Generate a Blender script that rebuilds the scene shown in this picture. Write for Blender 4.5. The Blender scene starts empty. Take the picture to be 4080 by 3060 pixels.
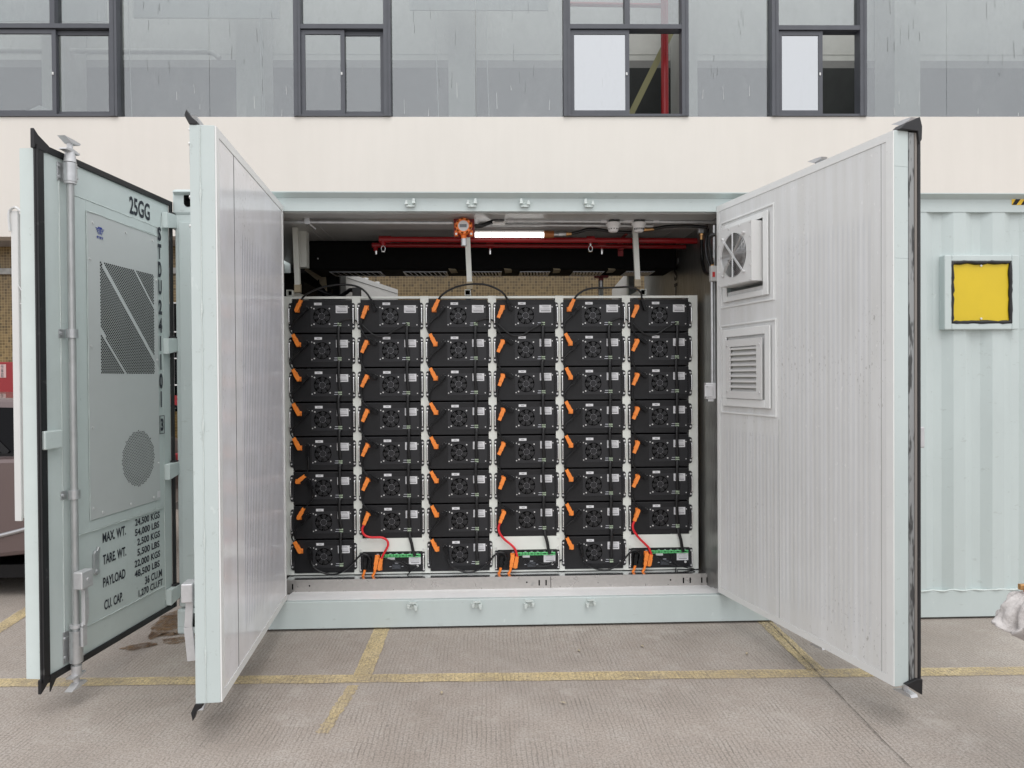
import bpy, bmesh, math, random
from mathutils import Vector, Matrix, noise
R = math.radians
PI = math.pi
rnd = random.Random(7)
SC = bpy.context.scene
COL = SC.collection

# ---------------------------------------------------------------- camera
def look():
    yaw, pit, rol = R(2.0), 0.0101, 0.0065
    w0 = Vector((math.sin(yaw), math.cos(yaw), 0)); r0 = Vector((math.cos(yaw), -math.sin(yaw), 0))
    w = w0 * math.cos(pit) - Vector((0, 0, 1)) * math.sin(pit)
    u0 = r0.cross(w)
    r = r0 * math.cos(rol) - u0 * math.sin(rol); u = u0 * math.cos(rol) + r0 * math.sin(rol)
    return r, u, w
cd = bpy.data.cameras.new('camera'); cam = bpy.data.objects.new('camera', cd); COL.objects.link(cam)
_r, _u, _w = look()
m = Matrix((_r, _u, -_w)).transposed().to_4x4(); m.translation = Vector((0, -4.82, 1.68))
cam.matrix_world = m
cd.sensor_width = 36; cd.lens = 36 * 2877 / 4080; cd.clip_start = .05; cd.clip_end = 500
SC.camera = cam

# ---------------------------------------------------------------- world and sun (overcast)
SUN_EL, SUN_AZ = R(60), R(171)
W = bpy.data.worlds.new('World'); SC.world = W; W.use_nodes = True
nt = W.node_tree; nt.nodes.clear()
sky = nt.nodes.new('ShaderNodeTexSky'); sky.sky_type = 'NISHITA'; sky.sun_disc = False
sky.sun_elevation = SUN_EL; sky.sun_rotation = SUN_AZ; sky.dust_density = 4.0; sky.air_density = 1.0; sky.ozone_density = 1.0
hs = nt.nodes.new('ShaderNodeHueSaturation'); hs.inputs['Saturation'].default_value = .12
bg = nt.nodes.new('ShaderNodeBackground'); bg.inputs['Strength'].default_value = .15
wo = nt.nodes.new('ShaderNodeOutputWorld')
mxs = nt.nodes.new('ShaderNodeMix'); mxs.data_type = 'RGBA'; mxs.inputs[0].default_value = .78; mxs.inputs[7].default_value = (4.6, 4.65, 4.8, 1)   # cloud deck evens the sky out
nt.links.new(sky.outputs[0], hs.inputs['Color']); nt.links.new(hs.outputs[0], mxs.inputs[6]); nt.links.new(mxs.outputs[2], bg.inputs[0]); nt.links.new(bg.outputs[0], wo.inputs[0])
sd = bpy.data.lights.new('sun', 'SUN'); sd.energy = .5; sd.angle = R(40); sd.color = (1, .98, .95)
so = bpy.data.objects.new('sun', sd); COL.objects.link(so)
# light comes from behind the camera, high
sdir = Vector((.08, -.49, .866)).normalized()
so.rotation_euler = sdir.to_track_quat('Z', 'Y').to_euler()
SC.view_settings.view_transform = 'Standard'; SC.view_settings.look = 'None'
SC.view_settings.exposure = 0.82; SC.view_settings.gamma = 1
SC.cycles.max_bounces = 8; SC.cycles.diffuse_bounces = 4; SC.cycles.glossy_bounces = 4
SC.cycles.transparent_max_bounces = 12

# ---------------------------------------------------------------- materials
def srgb(r, g, b):
    f = lambda c: (c / 255 / 12.92) if c / 255 <= .04045 else ((c / 255 + .055) / 1.055) ** 2.4
    return (f(r), f(g), f(b), 1)
class Mat:
    def __init__(s, name, col, rough=.5, metal=0., spec=.5):
        s.m = bpy.data.materials.new(name); s.m.use_nodes = True; s.t = s.m.node_tree
        s.b = s.t.nodes['Principled BSDF']; s.b.inputs['Roughness'].default_value = rough
        s.b.inputs['Metallic'].default_value = metal; s.b.inputs['Specular IOR Level'].default_value = spec
        s.col = col if len(col) == 4 else (*col, 1); s.b.inputs['Base Color'].default_value = s.col
        s.tc = None; s.c = None
    def n(s, ty, **k):
        x = s.t.nodes.new(ty)
        for a, v in k.items(): setattr(x, a, v)
        return x
    def l(s, a, b): s.t.links.new(a, b)
    def co(s, scale=(1, 1, 1)):
        if s.tc is None: s.tc = s.n('ShaderNodeTexCoord')
        mp = s.n('ShaderNodeMapping'); mp.inputs['Scale'].default_value = scale
        s.l(s.tc.outputs['Object'], mp.inputs['Vector']); return mp.outputs[0]
    def noise(s, scale=5, detail=4, rough=.6, vec=None, stretch=(1, 1, 1)):
        x = s.n('ShaderNodeTexNoise'); x.inputs['Scale'].default_value = scale; x.inputs['Detail'].default_value = detail
        x.inputs['Roughness'].default_value = rough; s.l(vec or s.co(stretch), x.inputs['Vector']); return x.outputs['Fac']
    def ramp(s, fac, stops):
        x = s.n('ShaderNodeValToRGB'); e = x.color_ramp.elements
        while len(e) < len(stops): e.new(.5)
        for i, (p, c) in enumerate(stops):
            e[i].position = p; e[i].color = c if isinstance(c, tuple) else (c, c, c, 1)
        s.l(fac, x.inputs['Fac']); return x.outputs['Color']
    def mix(s, fac, a, b, mode='MIX'):
        x = s.n('ShaderNodeMix', data_type='RGBA', blend_type=mode)
        if isinstance(fac, (int, float)): x.inputs[0].default_value = fac
        else: s.l(fac, x.inputs[0])
        for i, v in ((6, a), (7, b)):
            if isinstance(v, tuple): x.inputs[i].default_value = v if len(v) == 4 else (*v, 1)
            else: s.l(v, x.inputs[i])
        return x.outputs[2]
    def math(s, op, a, b=0., c=None):
        x = s.n('ShaderNodeMath', operation=op)
        for i, v in enumerate((a, b) if c is None else (a, b, c)):
            if isinstance(v, (int, float)): x.inputs[i].default_value = v
            else: s.l(v, x.inputs[i])
        return x.outputs[0]
    def xyz(s, scale=(1, 1, 1)):
        x = s.n('ShaderNodeSeparateXYZ'); s.l(s.co(scale), x.inputs[0]); return x.outputs
    def color(s, c): s.l(c, s.b.inputs['Base Color']); s.c = c; return s
    def base(s): return s.c if s.c is not None else s.col
    def vary(s, amt=.12, scale=3, stretch=(1, 1, 1)):
        f = s.ramp(s.noise(scale, 5, .65, stretch=stretch), [(.3, (1 - amt,) * 3 + (1,)), (.7, (1, 1, 1, 1))])
        return s.color(s.mix(1, s.base(), f, 'MULTIPLY'))
    def specks(s, col, amt=.35, scale=30, lo=.62, hi=.72, stretch=(1, 1, 1)):
        f = s.ramp(s.noise(scale, 3, .7, stretch=stretch), [(lo, 0.), (hi, amt)])
        return s.color(s.mix(f, s.base(), col))
    def bump(s, h, strength=.3, dist=.01):
        x = s.n('ShaderNodeBump'); x.inputs['Strength'].default_value = strength; x.inputs['Distance'].default_value = dist
        s.l(h, x.inputs['Height']); s.l(x.outputs[0], s.b.inputs['Normal']); return s
    def roughv(s, lo, hi, scale=6):
        f = s.noise(scale, 4); mr = s.n('ShaderNodeMapRange'); s.l(f, mr.inputs[0])
        mr.inputs[1].default_value = .3; mr.inputs[2].default_value = .7
        mr.inputs[3].default_value = lo; mr.inputs[4].default_value = hi
        s.l(mr.outputs[0], s.b.inputs['Roughness']); return s

MINT = Mat('mint_paint', (.56, .628, .62), .42).vary(.09, 2.2, (1, 1, .4)).specks((.36, .40, .38, 1), .35, 24, .64, .70, (.35, 1, 1)).specks((.74, .79, .775, 1), .3, 15, .69, .74, (1, 1, .4)).roughv(.32, .55, 3)
MINT.bump(MINT.noise(9, 3), .08, .01); MINT = MINT.m
_m = Mat('end_door_paint', (.64, .715, .70), .5).vary(.12, 2.0).specks((.36, .42, .40, 1), .4, 20, .66, .74)
_m.bump(_m.noise(8, 3), .1, .01); MINTD = _m.m
WELD = Mat('weld_bead', (.62, .68, .66), .4); WELD.bump(WELD.noise(120, 2), .5, .01); WELD = WELD.m
_m = Mat('grey_steel_panel', (.60, .625, .62), .38).vary(.08, 1.5); GREYP = _m.m
_m = Mat('white_trim', (.80, .81, .80), .35).vary(.06, 4).specks((.45, .45, .43, 1), .4, 40, .66, .74); TRIM = _m.m
def ribbed(name, col, rough, pitch, x0, x1, z0, z1, seam, marks=True, spec=.5, x2=-9, z2=9, bump=.5, rib_shade=(.90, .91, .925, 1)):
    s = Mat(name, col, rough, 0, spec)
    X, Y, Z = s.xyz()
    w = s.math('SINE', s.math('MULTIPLY', X, 2 * PI / pitch))
    w = s.ramp(s.math('MULTIPLY_ADD', w, .5, .5), [(.25, 0.), (.75, 1.)])
    def edge(v, a, b): # smooth step
        mr = s.n('ShaderNodeMapRange', interpolation_type='SMOOTHSTEP'); s.l(v, mr.inputs[0])
        mr.inputs[1].default_value = a; mr.inputs[2].default_value = b; return mr.outputs[0]
    k = s.math('MULTIPLY', s.math('MULTIPLY', edge(X, x0 - .02, x0 + .02), edge(X, x1 + .02, x1 - .02)), s.math('MULTIPLY', edge(Z, z0, z0 + .1), edge(Z, z1, z1 - .1)))
    k = s.math('MULTIPLY', k, s.math('MAXIMUM', edge(X, x2, x2 + .01), edge(Z, z2 + .05, z2)))
    h = s.math('MULTIPLY', w, k)
    tint = s.mix(h, (1, 1, 1, 1), rib_shade)  # light and dark of the ribs put into the colour as stripes
    s.color(s.mix(1, s.base(), tint, 'MULTIPLY')); s.vary(.07, 1.6)
    if marks:
        streak = s.ramp(s.noise(7, 4, .6, stretch=(2.5, 1, .12) if x2 > 0 else (.8, 1, .5)), [(.40, (.93, .925, .91, 1)), (.62, (1, 1, 1, 1))]); s.color(s.mix(1, s.base(), streak, 'MULTIPLY'))
        zone = s.ramp(s.noise(1.5, 3, .5), [(.50, 0.), (.62, 1.)])
        f = s.math('MULTIPLY', s.ramp(s.noise(60, 3, .7, stretch=(1.4, 1, .55)), [(.62, 0.), (.67, .65)]), zone); s.color(s.mix(f, s.base(), (.33, .32, .30, 1)))
        f = s.math('MULTIPLY', s.ramp(s.noise(14, 2, .5, stretch=(.6, 1, 5)), [(.70, 0.), (.73, .35)]), zone); s.color(s.mix(f, s.base(), (.40, .39, .37, 1)))
        s.specks((.95, .95, .94, 1), .45, 42, .66, .71, (1, 1, .5))
    s.bump(h, bump, .003)
    return s.m
PAN_L = ribbed('glossy_ribbed_panel', (.87, .87, .90), .14, .036, -1.09, -.06, .36, 2.45, 1.22, True, .8, bump=.9, rib_shade=(.78, .79, .84, 1))
PAN_R = ribbed('ribbed_panel', (.775, .785, .785), .34, .0365, .10, 1.42, .32, 2.5, .68, x2=.69, z2=1.30, bump=.2, rib_shade=(.935, .94, .955, 1))
ALU = Mat('embossed_foil_wall', (.33, .33, .32), .28, .75); ALU.vary(.35, 3, (1, 1, .25))
ALU.bump(ALU.noise(26, 3, stretch=(1, 1, .3)), .5, .01); ALU = ALU.m
CEIL = Mat('inner_ceiling', (.50, .50, .49), .35).vary(.15, 3).m
GALV = Mat('galvanised_steel', (.50, .475, .455), .40, .45)
_v = GALV.n('ShaderNodeTexVoronoi'); _v.inputs['Scale'].default_value = 55; GALV.l(GALV.co(), _v.inputs['Vector'])
GALV.color(GALV.mix(GALV.ramp(_v.outputs['Color'], [(0., 0.), (1., .4)]), GALV.base(), (.38, .37, .35, 1))).specks((.14, .15, .16, 1), .4, 5, .70, .78); GALV.roughv(.22, .5, 12); GALV = GALV.m
GTOP = Mat('polished_tray_top', (.62, .63, .65), .10, .95); GTOP.bump(GTOP.noise(9, 2), .15, .01); GTOP = GTOP.m
SILV = Mat('zinc_plated', (.62, .63, .64), .38, .7).vary(.25, 14).m
ROD = Mat('lock_rod_zinc', (.55, .56, .56), .45, .6).vary(.3, 18, (1, 1, .3)).m
CAST = Mat('cast_zinc', (.66, .66, .67), .5, .5).vary(.15, 20).m
CHROME = Mat('chrome', (.95, .95, .95), .22, .85).m
SCREW = Mat('screw_head', (.72, .72, .72), .4, .4).m
RUB = Mat('black_rubber', (.012, .012, .014), .5); RUB.vary(.4, 8).specks((.10, .10, .10, 1), .5, 14, .64, .74); RUB = RUB.m
BLK = Mat('black_powder_coat', (.019, .019, .021), .45, 0, .3).vary(.3, 5); BLK.bump(BLK.noise(300, 2), .1, .001); BLK = BLK.m
BLK2 = Mat('black_panel', (.025, .025, .028), .42, 0, .35).m
BPL = Mat('black_plastic', (.004, .004, .005), .4, 0, .3).m
DARK = Mat('fan_opening', (.001, .001, .001), .9, 0, .1).m
FAN = Mat('fan_plastic', (.014, .014, .016), .35).m
HUB = Mat('fan_hub_ring', (.25, .25, .27), .3, .4).m
CORD = Mat('black_cord', (.003, .003, .004), .3, 0, .5).m
SLEEVE = Mat('braided_sleeve', (.007, .007, .008), .4); SLEEVE.bump(SLEEVE.noise(140, 2), .5, .003); SLEEVE = SLEEVE.m
ORG = Mat('orange_plastic', (1.0, .29, .045), .42).vary(.12, 40).m
ORGC = Mat('orange_cord', (.98, .25, .03), .4).m
REDC = Mat('red_cord', (.72, .02, .03), .35).m
GRN = Mat('green_terminal', (.14, .60, .22), .45).m
GRNL = Mat('pale_green_terminal', (.45, .55, .40), .5).m
LBL = Mat('paper_label', (.76, .76, .78), .5).vary(.08, 60).m
INK = Mat('label_print', (.12, .12, .13), .6).m
INKD = Mat('black_lettering', (.012, .016, .028), .5).m
INKB = Mat('blue_logo', (.02, .045, .32), .5).m
RACK = Mat('rack_paint', (.78, .80, .75), .42).vary(.07, 4).m
REDP = Mat('red_pipe_paint', (.32, .008, .012), .25).vary(.2, 6).m
REDB = Mat('red_bracket', (.22, .01, .012), .4).m
DUCT = Mat('black_foam', (.006, .006, .006), .85, 0, .15); DUCT.bump(DUCT.noise(12, 4), .25, .02); DUCT = DUCT.m
TAPE = Mat('masking_tape', (.50, .42, .29), .6).vary(.3, 20).m
GRILLE = Mat('grille_metal', (.62, .64, .70), .4, .4).m
DETO = Mat('detector_orange', (.95, .21, .02), .38).vary(.15, 30).m
BRASS = Mat('brass', (.62, .36, .16), .32, .9).m
WPL = Mat('white_plastic', (.62, .60, .58), .45).m
DISP = Mat('display', (.22, .24, .26), .3).m
GBOX = Mat('grey_junction_box', (.085, .085, .085), .6, .1).vary(.3, 12).m
BEIGE = Mat('beige_render', (.735, .697, .645), .85).vary(.05, .45)
BEIGE.color(BEIGE.mix(1, BEIGE.base(), BEIGE.ramp(BEIGE.noise(3, 4, .6, stretch=(2.2, 1, .25)), [(.38, (.982, .982, .98, 1)), (.6, (1, 1, 1, 1))]), 'MULTIPLY')).specks((.45, .42, .38, 1), .5, 11, .76, .79, (3, 1, .5))
BEIGE.bump(BEIGE.noise(3, 3), .15, .02); BEIGE = BEIGE.m
FRAME = Mat('grey_window_frame', (.085, .09, .105), .45).vary(.2, 4).m
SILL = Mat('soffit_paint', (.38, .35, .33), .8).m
ROOMW = Mat('room_wall', (.54, .545, .51), .9).vary(.2, 2)
ROOMW = ROOMW.m
ROOMM = Mat('room_band', (.22, .22, .21), .9).vary(.2, 3).m
ROOMD = Mat('room_dado', (.030, .033, .032), .9).vary(.3, 3).m
WOOD = Mat('timber', (.25, .24, .12), .7).m
YEL = Mat('yellow_plate', (.72, .52, .012), .4).vary(.07, 4).m
YTAPE = Mat('hazard_yellow', (.80, .50, .01), .4).m
CLOTH = Mat('cotton_rag', (.58, .55, .535), .95).vary(.25, 14); CLOTH.bump(CLOTH.noise(26, 5, .7), .9, .012); CLOTH = CLOTH.m
SKIN = Mat('skin', (.50, .25, .18), .55).m
SHIRT = Mat('work_shirt', (.06, .08, .14), .85).vary(.3, 8).m
TROUS = Mat('work_trousers', (.05, .05, .055), .85).vary(.3, 8).m
HAIR = Mat('hair', (.01, .008, .007), .6).m
CARP = Mat('car_paint', (.145, .105, .102), .30, .4); CARP.b.inputs['Coat Weight'].default_value = .6; CARP = CARP.m
CARG = Mat('car_glass', (.003, .003, .004), .06, 0, .12).m
TYRE = Mat('tyre', (.012, .012, .012), .75).m
RIM = Mat('alloy', (.45, .45, .46), .3, .8).m
REDS = Mat('red_cabinet', (.30, .02, .025), .5).m
WHT = Mat('white_enamel', (.70, .70, .69), .4).vary(.05, 6).m
FILM = Mat('torn_film', (.72, .72, .72), .2).m
STONE = Mat('grey_stone', (.50, .50, .48), .8).vary(.35, 14).m
_m = Mat('lit_tube', (1, 1, 1)); _m.b.inputs['Emission Color'].default_value = (1, .99, .97, 1); _m.b.inputs['Emission Strength'].default_value = 1.5; LAMP = _m.m

def tile_mat():
    s = Mat('mosaic_tile', (.35, .26, .13), .3)
    X, Y, Z = s.xyz(); p = .0375
    cb = s.n('ShaderNodeCombineXYZ')
    fx = s.math('FLOOR', s.math('DIVIDE', X, p)); fz = s.math('FLOOR', s.math('DIVIDE', Z, p))
    s.l(fx, cb.inputs[0]); s.l(fz, cb.inputs[1])
    wn = s.n('ShaderNodeTexWhiteNoise'); s.l(cb.outputs[0], wn.inputs[0])
    c = s.ramp(wn.outputs['Value'], [(0., (.09, .055, .015, 1)), (.35, (.19, .120, .040, 1)), (.7, (.25, .165, .060, 1)), (1., (.13, .08, .022, 1))])
    gx = s.math('ABSOLUTE', s.math('SUBTRACT', s.math('FRACT', s.math('DIVIDE', X, p)), .5))
    gz = s.math('ABSOLUTE', s.math('SUBTRACT', s.math('FRACT', s.math('DIVIDE', Z, p)), .5))
    g = s.ramp(s.math('MAXIMUM', gx, gz), [(.42, 0.), (.45, 1.)])
    s.color(s.mix(g, c, (.38, .275, .125, 1))); s.vary(.12, 1.2); return s.m
TILE = tile_mat()

def glass_mat(name, refl, tint):
    s = Mat(name, (1, 1, 1)); t = s.t; t.nodes.remove(s.b)
    out = [n for n in t.nodes if n.type == 'OUTPUT_MATERIAL'][0]
    tr = s.n('ShaderNodeBsdfTransparent'); tr.inputs[0].default_value = (*tint, 1)
    gl = s.n('ShaderNodeBsdfGlossy'); gl.inputs['Roughness'].default_value = .02; gl.inputs[0].default_value = (.74, .755, .77, 1)
    di = s.n('ShaderNodeBsdfDiffuse'); di.inputs[0].default_value = (.55, .56, .56, 1)
    m1 = s.n('ShaderNodeMixShader'); m1.inputs[0].default_value = refl; s.l(tr.outputs[0], m1.inputs[1]); s.l(gl.outputs[0], m1.inputs[2])
    f = s.ramp(s.noise(5, 6, .75, stretch=(1, 1, .35)), [(.5, .01), (.74, .09)])
    streak = s.ramp(s.noise(16, 3, .6, stretch=(1.5, 1, .12)), [(.70, 0.), (.74, .22)])
    m2 = s.n('ShaderNodeMixShader'); s.l(s.math('MAXIMUM', f, streak), m2.inputs[0]); s.l(m1.outputs[0], m2.inputs[1]); s.l(di.outputs[0], m2.inputs[2])
    s.l(m2.outputs[0], out.inputs['Surface']); return s.m
GLASS = glass_mat('window_glass', .22, (.74, .765, .76))
GLASS2 = glass_mat('sash_glass', .66, (.38, .40, .41))

DRIP = Mat('dark_drip', (.16, .17, .17), .7).m
def concrete(worn=None):
    s = Mat('brushed_concrete' if worn is None else 'worn_yellow_paint', (.40, .355, .315), .85)
    X, Y, Z = s.xyz()
    wob = s.noise(1.3, 3); fine = s.noise(60, 4, .7)
    ph = s.math('ADD', s.math('MULTIPLY', X, 2 * PI / .023), s.math('ADD', s.math('MULTIPLY', wob, 14.0), s.math('MULTIPLY', fine, 3.4)))
    g = s.ramp(s.math('MULTIPLY_ADD', s.math('SINE', ph), .5, .5), [(.0, 1.), (.30, 0.)])
    patch = s.ramp(s.noise(2.3, 5, .7), [(.36, .10), (.66, 1.)])
    patch = s.math('MULTIPLY', patch, s.ramp(s.noise(30, 3, .8, stretch=(1, .25, 1)), [(.30, .1), (.60, 1.)]))
    g = s.math('MULTIPLY', g, patch)
    grit = s.noise(95, 5, .85)
    if worn is None:
        c = s.ramp(s.noise(.9, 6, .65), [(.25, (.31, .265, .228, 1)), (.5, (.42, .366, .322, 1)), (.75, (.50, .448, .402, 1))])
        c = s.mix(s.ramp(s.noise(7, 5, .7), [(.45, 0.), (.75, .35)]), c, (.50, .47, .44, 1))
    else:
        c = s.mix(s.ramp(s.noise(6, 5, .7), [(.4, 0.), (.7, .6)]), (.82, .65, .34, 1), (.66, .55, .37, 1))
    c = s.mix(s.ramp(grit, [(.42, .7), (.54, 0.)]), c, (.17, .145, .125, 1))
    c = s.mix(s.math('MULTIPLY', g, .6), c, (.09, .08, .07, 1))
    if worn is None:
        c = s.mix(s.ramp(s.noise(.55, 5, .7), [(.52, 0.), (.68, .5)]), c, (.27, .235, .205, 1))
        c = s.mix(s.ramp(s.noise(2.6, 6, .8), [(.55, 0.), (.70, .4)]), c, (.54, .50, .46, 1))
        c = s.mix(s.ramp(s.noise(11, 2, .5), [(.74, 0.), (.76, .5)]), c, (.14, .12, .11, 1))
    s.color(c)
    s.bump(s.math('ADD', s.math('MULTIPLY', g, -.8), s.math('MULTIPLY', grit, .9)), .5, .004)
    if worn is not None:
        t = s.t; out = [n for n in t.nodes if n.type == 'OUTPUT_MATERIAL'][0]
        tr = s.n('ShaderNodeBsdfTransparent'); mx = s.n('ShaderNodeMixShader')
        k = s.ramp(s.math('ADD', s.math('MULTIPLY', s.noise(26, 5, .85), .28), s.math('MULTIPLY', s.noise(2.0, 4), .72)), [(worn - .12, .82), (worn + .06, .38), (worn + .16, .12)])
        s.l(k, mx.inputs[0]); s.l(tr.outputs[0], mx.inputs[1]); s.l(s.b.outputs[0], mx.inputs[2]); s.l(mx.outputs[0], out.inputs['Surface'])
    return s.m
CONC = concrete(); YLINE = concrete(.54); YLINE2 = concrete(.50)
def stain_mat():
    s = Mat('wet_stain', (.16, .09, .045), .35)
    c = s.ramp(s.noise(7, 4), [(.35, (.10, .055, .03, 1)), (.6, (.24, .14, .06, 1))]); s.color(c)
    X, Y, Z = s.xyz(); 
    g = s.math('SINE', s.math('ADD', s.math('MULTIPLY', X, 2 * PI / .019), s.math('MULTIPLY', s.noise(1.3, 3), 9.0)))
    s.bump(g, .3, .003)
    t = s.t; out = [n for n in t.nodes if n.type == 'OUTPUT_MATERIAL'][0]; tr = s.n('ShaderNodeBsdfTransparent'); mx = s.n('ShaderNodeMixShader')
    s.l(s.ramp(s.noise(16, 6, .8), [(.42, .85), (.60, .15)]), mx.inputs[0]); s.l(tr.outputs[0], mx.inputs[1]); s.l(s.b.outputs[0], mx.inputs[2]); s.l(mx.outputs[0], out.inputs['Surface']); return s.m
STAIN = stain_mat()
CRACK = Mat('joint_filler', (.14, .12, .105), .9).m

# ---------------------------------------------------------------- mesh helpers
class MB:
    """collects shapes; build() links them as ONE mesh object"""
    def __init__(s): s.v = []; s.f = []; s.sm = []
    def add(s, vs, fs, smooth=False):
        o = len(s.v); s.v += [tuple(v) for v in vs]; s.f += [tuple(i + o for i in f) for f in fs]; s.sm += [smooth] * len(fs); return s
    def box(s, x0, x1, y0, y1, z0, z1, b=0.):
        if b <= 0:
            vs = [(x, y, z) for x in (x0, x1) for y in (y0, y1) for z in (z0, z1)]
            return s.add(vs, [(0, 1, 3, 2), (4, 6, 7, 5), (0, 4, 5, 1), (2, 3, 7, 6), (0, 2, 6, 4), (1, 5, 7, 3)])
        bm = bmesh.new(); bmesh.ops.create_cube(bm, size=1)
        for v in bm.verts: v.co = Vector(((x0 + x1) / 2 + v.co.x * (x1 - x0), (y0 + y1) / 2 + v.co.y * (y1 - y0), (z0 + z1) / 2 + v.co.z * (z1 - z0)))
        bmesh.ops.bevel(bm, geom=bm.edges[:], offset=min(b, .45 * min(abs(x1 - x0), abs(y1 - y0), abs(z1 - z0))), segments=2, affect='EDGES', profile=.5)
        return s.bm(bm)
    def bm(s, bm, smooth=False, mat=None):
        bm.verts.index_update(); vs = [((mat @ v.co) if mat else v.co) for v in bm.verts]
        s.add(vs, [tuple(v.index for v in f.verts) for f in bm.faces], smooth); bm.free(); return s
    def prism(s, pts, a, b, axis='y'):
        """polygon pts in the two other axes, extruded from a to b"""
        n = len(pts)
        mk = {'y': lambda p, t: (p[0], t, p[1]), 'x': lambda p, t: (t, p[0], p[1]), 'z': lambda p, t: (p[0], p[1], t)}[axis]
        vs = [mk(p, a) for p in pts] + [mk(p, b) for p in pts]
        fs = [tuple(range(n)), tuple(range(2 * n - 1, n - 1, -1))] + [(i, i + n, (i + 1) % n + n, (i + 1) % n) for i in range(n)]
        return s.add(vs, fs)
    def cyl(s, p, q, r, r2=None, seg=14, smooth=True, caps=True):
        p, q = Vector(p), Vector(q); d = (q - p).normalized(); r2 = r if r2 is None else r2
        a = d.orthogonal().normalized(); b = d.cross(a)
        vs = []
        for c, rr in ((p, r), (q, r2)):
            vs += [c + a * (rr * math.cos(2 * PI * i / seg)) + b * (rr * math.sin(2 * PI * i / seg)) for i in range(seg)]
        s.add(vs, [(i, (i + 1) % seg, seg + (i + 1) % seg, seg + i) for i in range(seg)], smooth)
        if caps: s.add(vs, [tuple(range(seg - 1, -1, -1)), tuple(range(seg, 2 * seg))])
        return s
    def tube(s, pts, r, seg=8, flat=1., cat=True, closed=False, n=6):
        P = [Vector(p) for p in pts]
        if cat and len(P) > 2:
            Q = []; m_ = len(P)
            rng = range(m_ if closed else m_ - 1)
            for i in rng:
                p1, p2 = P[i], P[(i + 1) % m_]
                p0 = P[i - 1] if (i > 0 or closed) else p1 * 2 - p2
                p3 = P[(i + 2) % m_] if (i + 2 < m_ or closed) else p2 * 2 - p1
                for k in range(n):
                    t = k / n
                    Q.append(.5 * ((2 * p1) + (p2 - p0) * t + (2 * p0 - 5 * p1 + 4 * p2 - p3) * t * t + (3 * p1 - p0 - 3 * p2 + p3) * t ** 3))
            if not closed: Q.append(P[-1])
            P = Q
        N = len(P); vs = []; up = Vector((0, 1, 0))
        for i, p in enumerate(P):
            d = (P[(i + 1) % N] - P[i - 1]) if closed else (P[min(i + 1, N - 1)] - P[max(i - 1, 0)])
            d.normalize(); a = d.cross(up)
            if a.length < 1e-3: a = d.cross(Vector((1, 0, 0)))
            a.normalize(); b = a.cross(d)
            rr = r[min(i, len(r) - 1)] if isinstance(r, (list, tuple)) else r
            vs += [p + a * (rr * math.cos(2 * PI * k / seg)) + b * (rr * flat * math.sin(2 * PI * k / seg)) for k in range(seg)]
        fs = []
        for i in range(N if closed else N - 1):
            j = (i + 1) % N
            fs += [(i * seg + k, i * seg + (k + 1) % seg, j * seg + (k + 1) % seg, j * seg + k) for k in range(seg)]
        s.add(vs, fs, True)
        if not closed: s.add(vs, [tuple(range(seg - 1, -1, -1)), tuple(range((N - 1) * seg, N * seg))])
        return s
    def ring(s, c, r, w, y0, y1, seg=32, a0=0, a1=2 * PI):
        """flat annulus in the xz plane, thick in y"""
        full = abs(a1 - a0 - 2 * PI) < 1e-4; n = seg + (0 if full else 1); vs = []
        for i in range(n):
            a = a0 + (a1 - a0) * i / seg
            for rr in (r - w / 2, r + w / 2):
                for y in (y0, y1): vs.append((c[0] + rr * math.cos(a), y, c[1] + rr * math.sin(a)))
        fs = []
        for i in range(seg):
            j = (i + 1) % n; I, J = i * 4, j * 4
            fs += [(I, I + 2, J + 2, J), (I + 1, J + 1, J + 3, I + 3), (I, J, J + 1, I + 1), (I + 2, I + 3, J + 3, J + 2)]
        return s.add(vs, fs)
    def disc(s, c, r, y0, y1, seg=24): return s.cyl((c[0], y0, c[1]), (c[0], y1, c[1]), r, seg=seg, smooth=False)
    def frame(s, x0, x1, z0, z1, w, y0, y1, wt=None):
        wt = w if wt is None else wt
        s.box(x0, x0 + w, y0, y1, z0, z1); s.box(x1 - w, x1, y0, y1, z0, z1)
        s.box(x0 + w, x1 - w, y0, y1, z0, z0 + wt); s.box(x0 + w, x1 - w, y0, y1, z1 - wt, z1); return s
    def quad(s, a, b, c, d): return s.add([a, b, c, d], [(0, 1, 2, 3)])
    def bar(s, p, q, w, t, up=(0, 1, 0)):
        p, q = Vector(p), Vector(q); d = (q - p).normalized(); u = Vector(up); a = d.cross(u).normalized(); b = a.cross(d)
        vs = [e + a * (sx * w / 2) + b * (sy * t / 2) for e in (p, q) for sx, sy in ((-1, -1), (1, -1), (1, 1), (-1, 1))]
        return s.add(vs, [(0, 1, 2, 3), (7, 6, 5, 4), (0, 4, 5, 1), (1, 5, 6, 2), (2, 6, 7, 3), (3, 7, 4, 0)])
    def build(s, name, mat, parent=None, bevel=0.):
        me = bpy.data.meshes.new(name); me.from_pydata(s.v, [], s.f); me.materials.append(mat)
        me.polygons.foreach_set('use_smooth', s.sm)
        bm = bmesh.new(); bm.from_mesh(me); bmesh.ops.recalc_face_normals(bm, faces=bm.faces[:]); bm.to_mesh(me); bm.free()
        o = bpy.data.objects.new(name, me); COL.objects.link(o)
        if parent is not None: o.parent = parent
        if bevel:
            b = o.modifiers.new('bevel', 'BEVEL'); b.width = bevel; b.segments = 2; b.limit_method = 'ANGLE'
        return o
def M(): return MB()
def tag(o, label=None, cat=None, group=None, kind=None):
    for k, v in (('label', label), ('category', cat), ('group', group), ('kind', kind)):
        if v: o[k] = v
    return o
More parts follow.
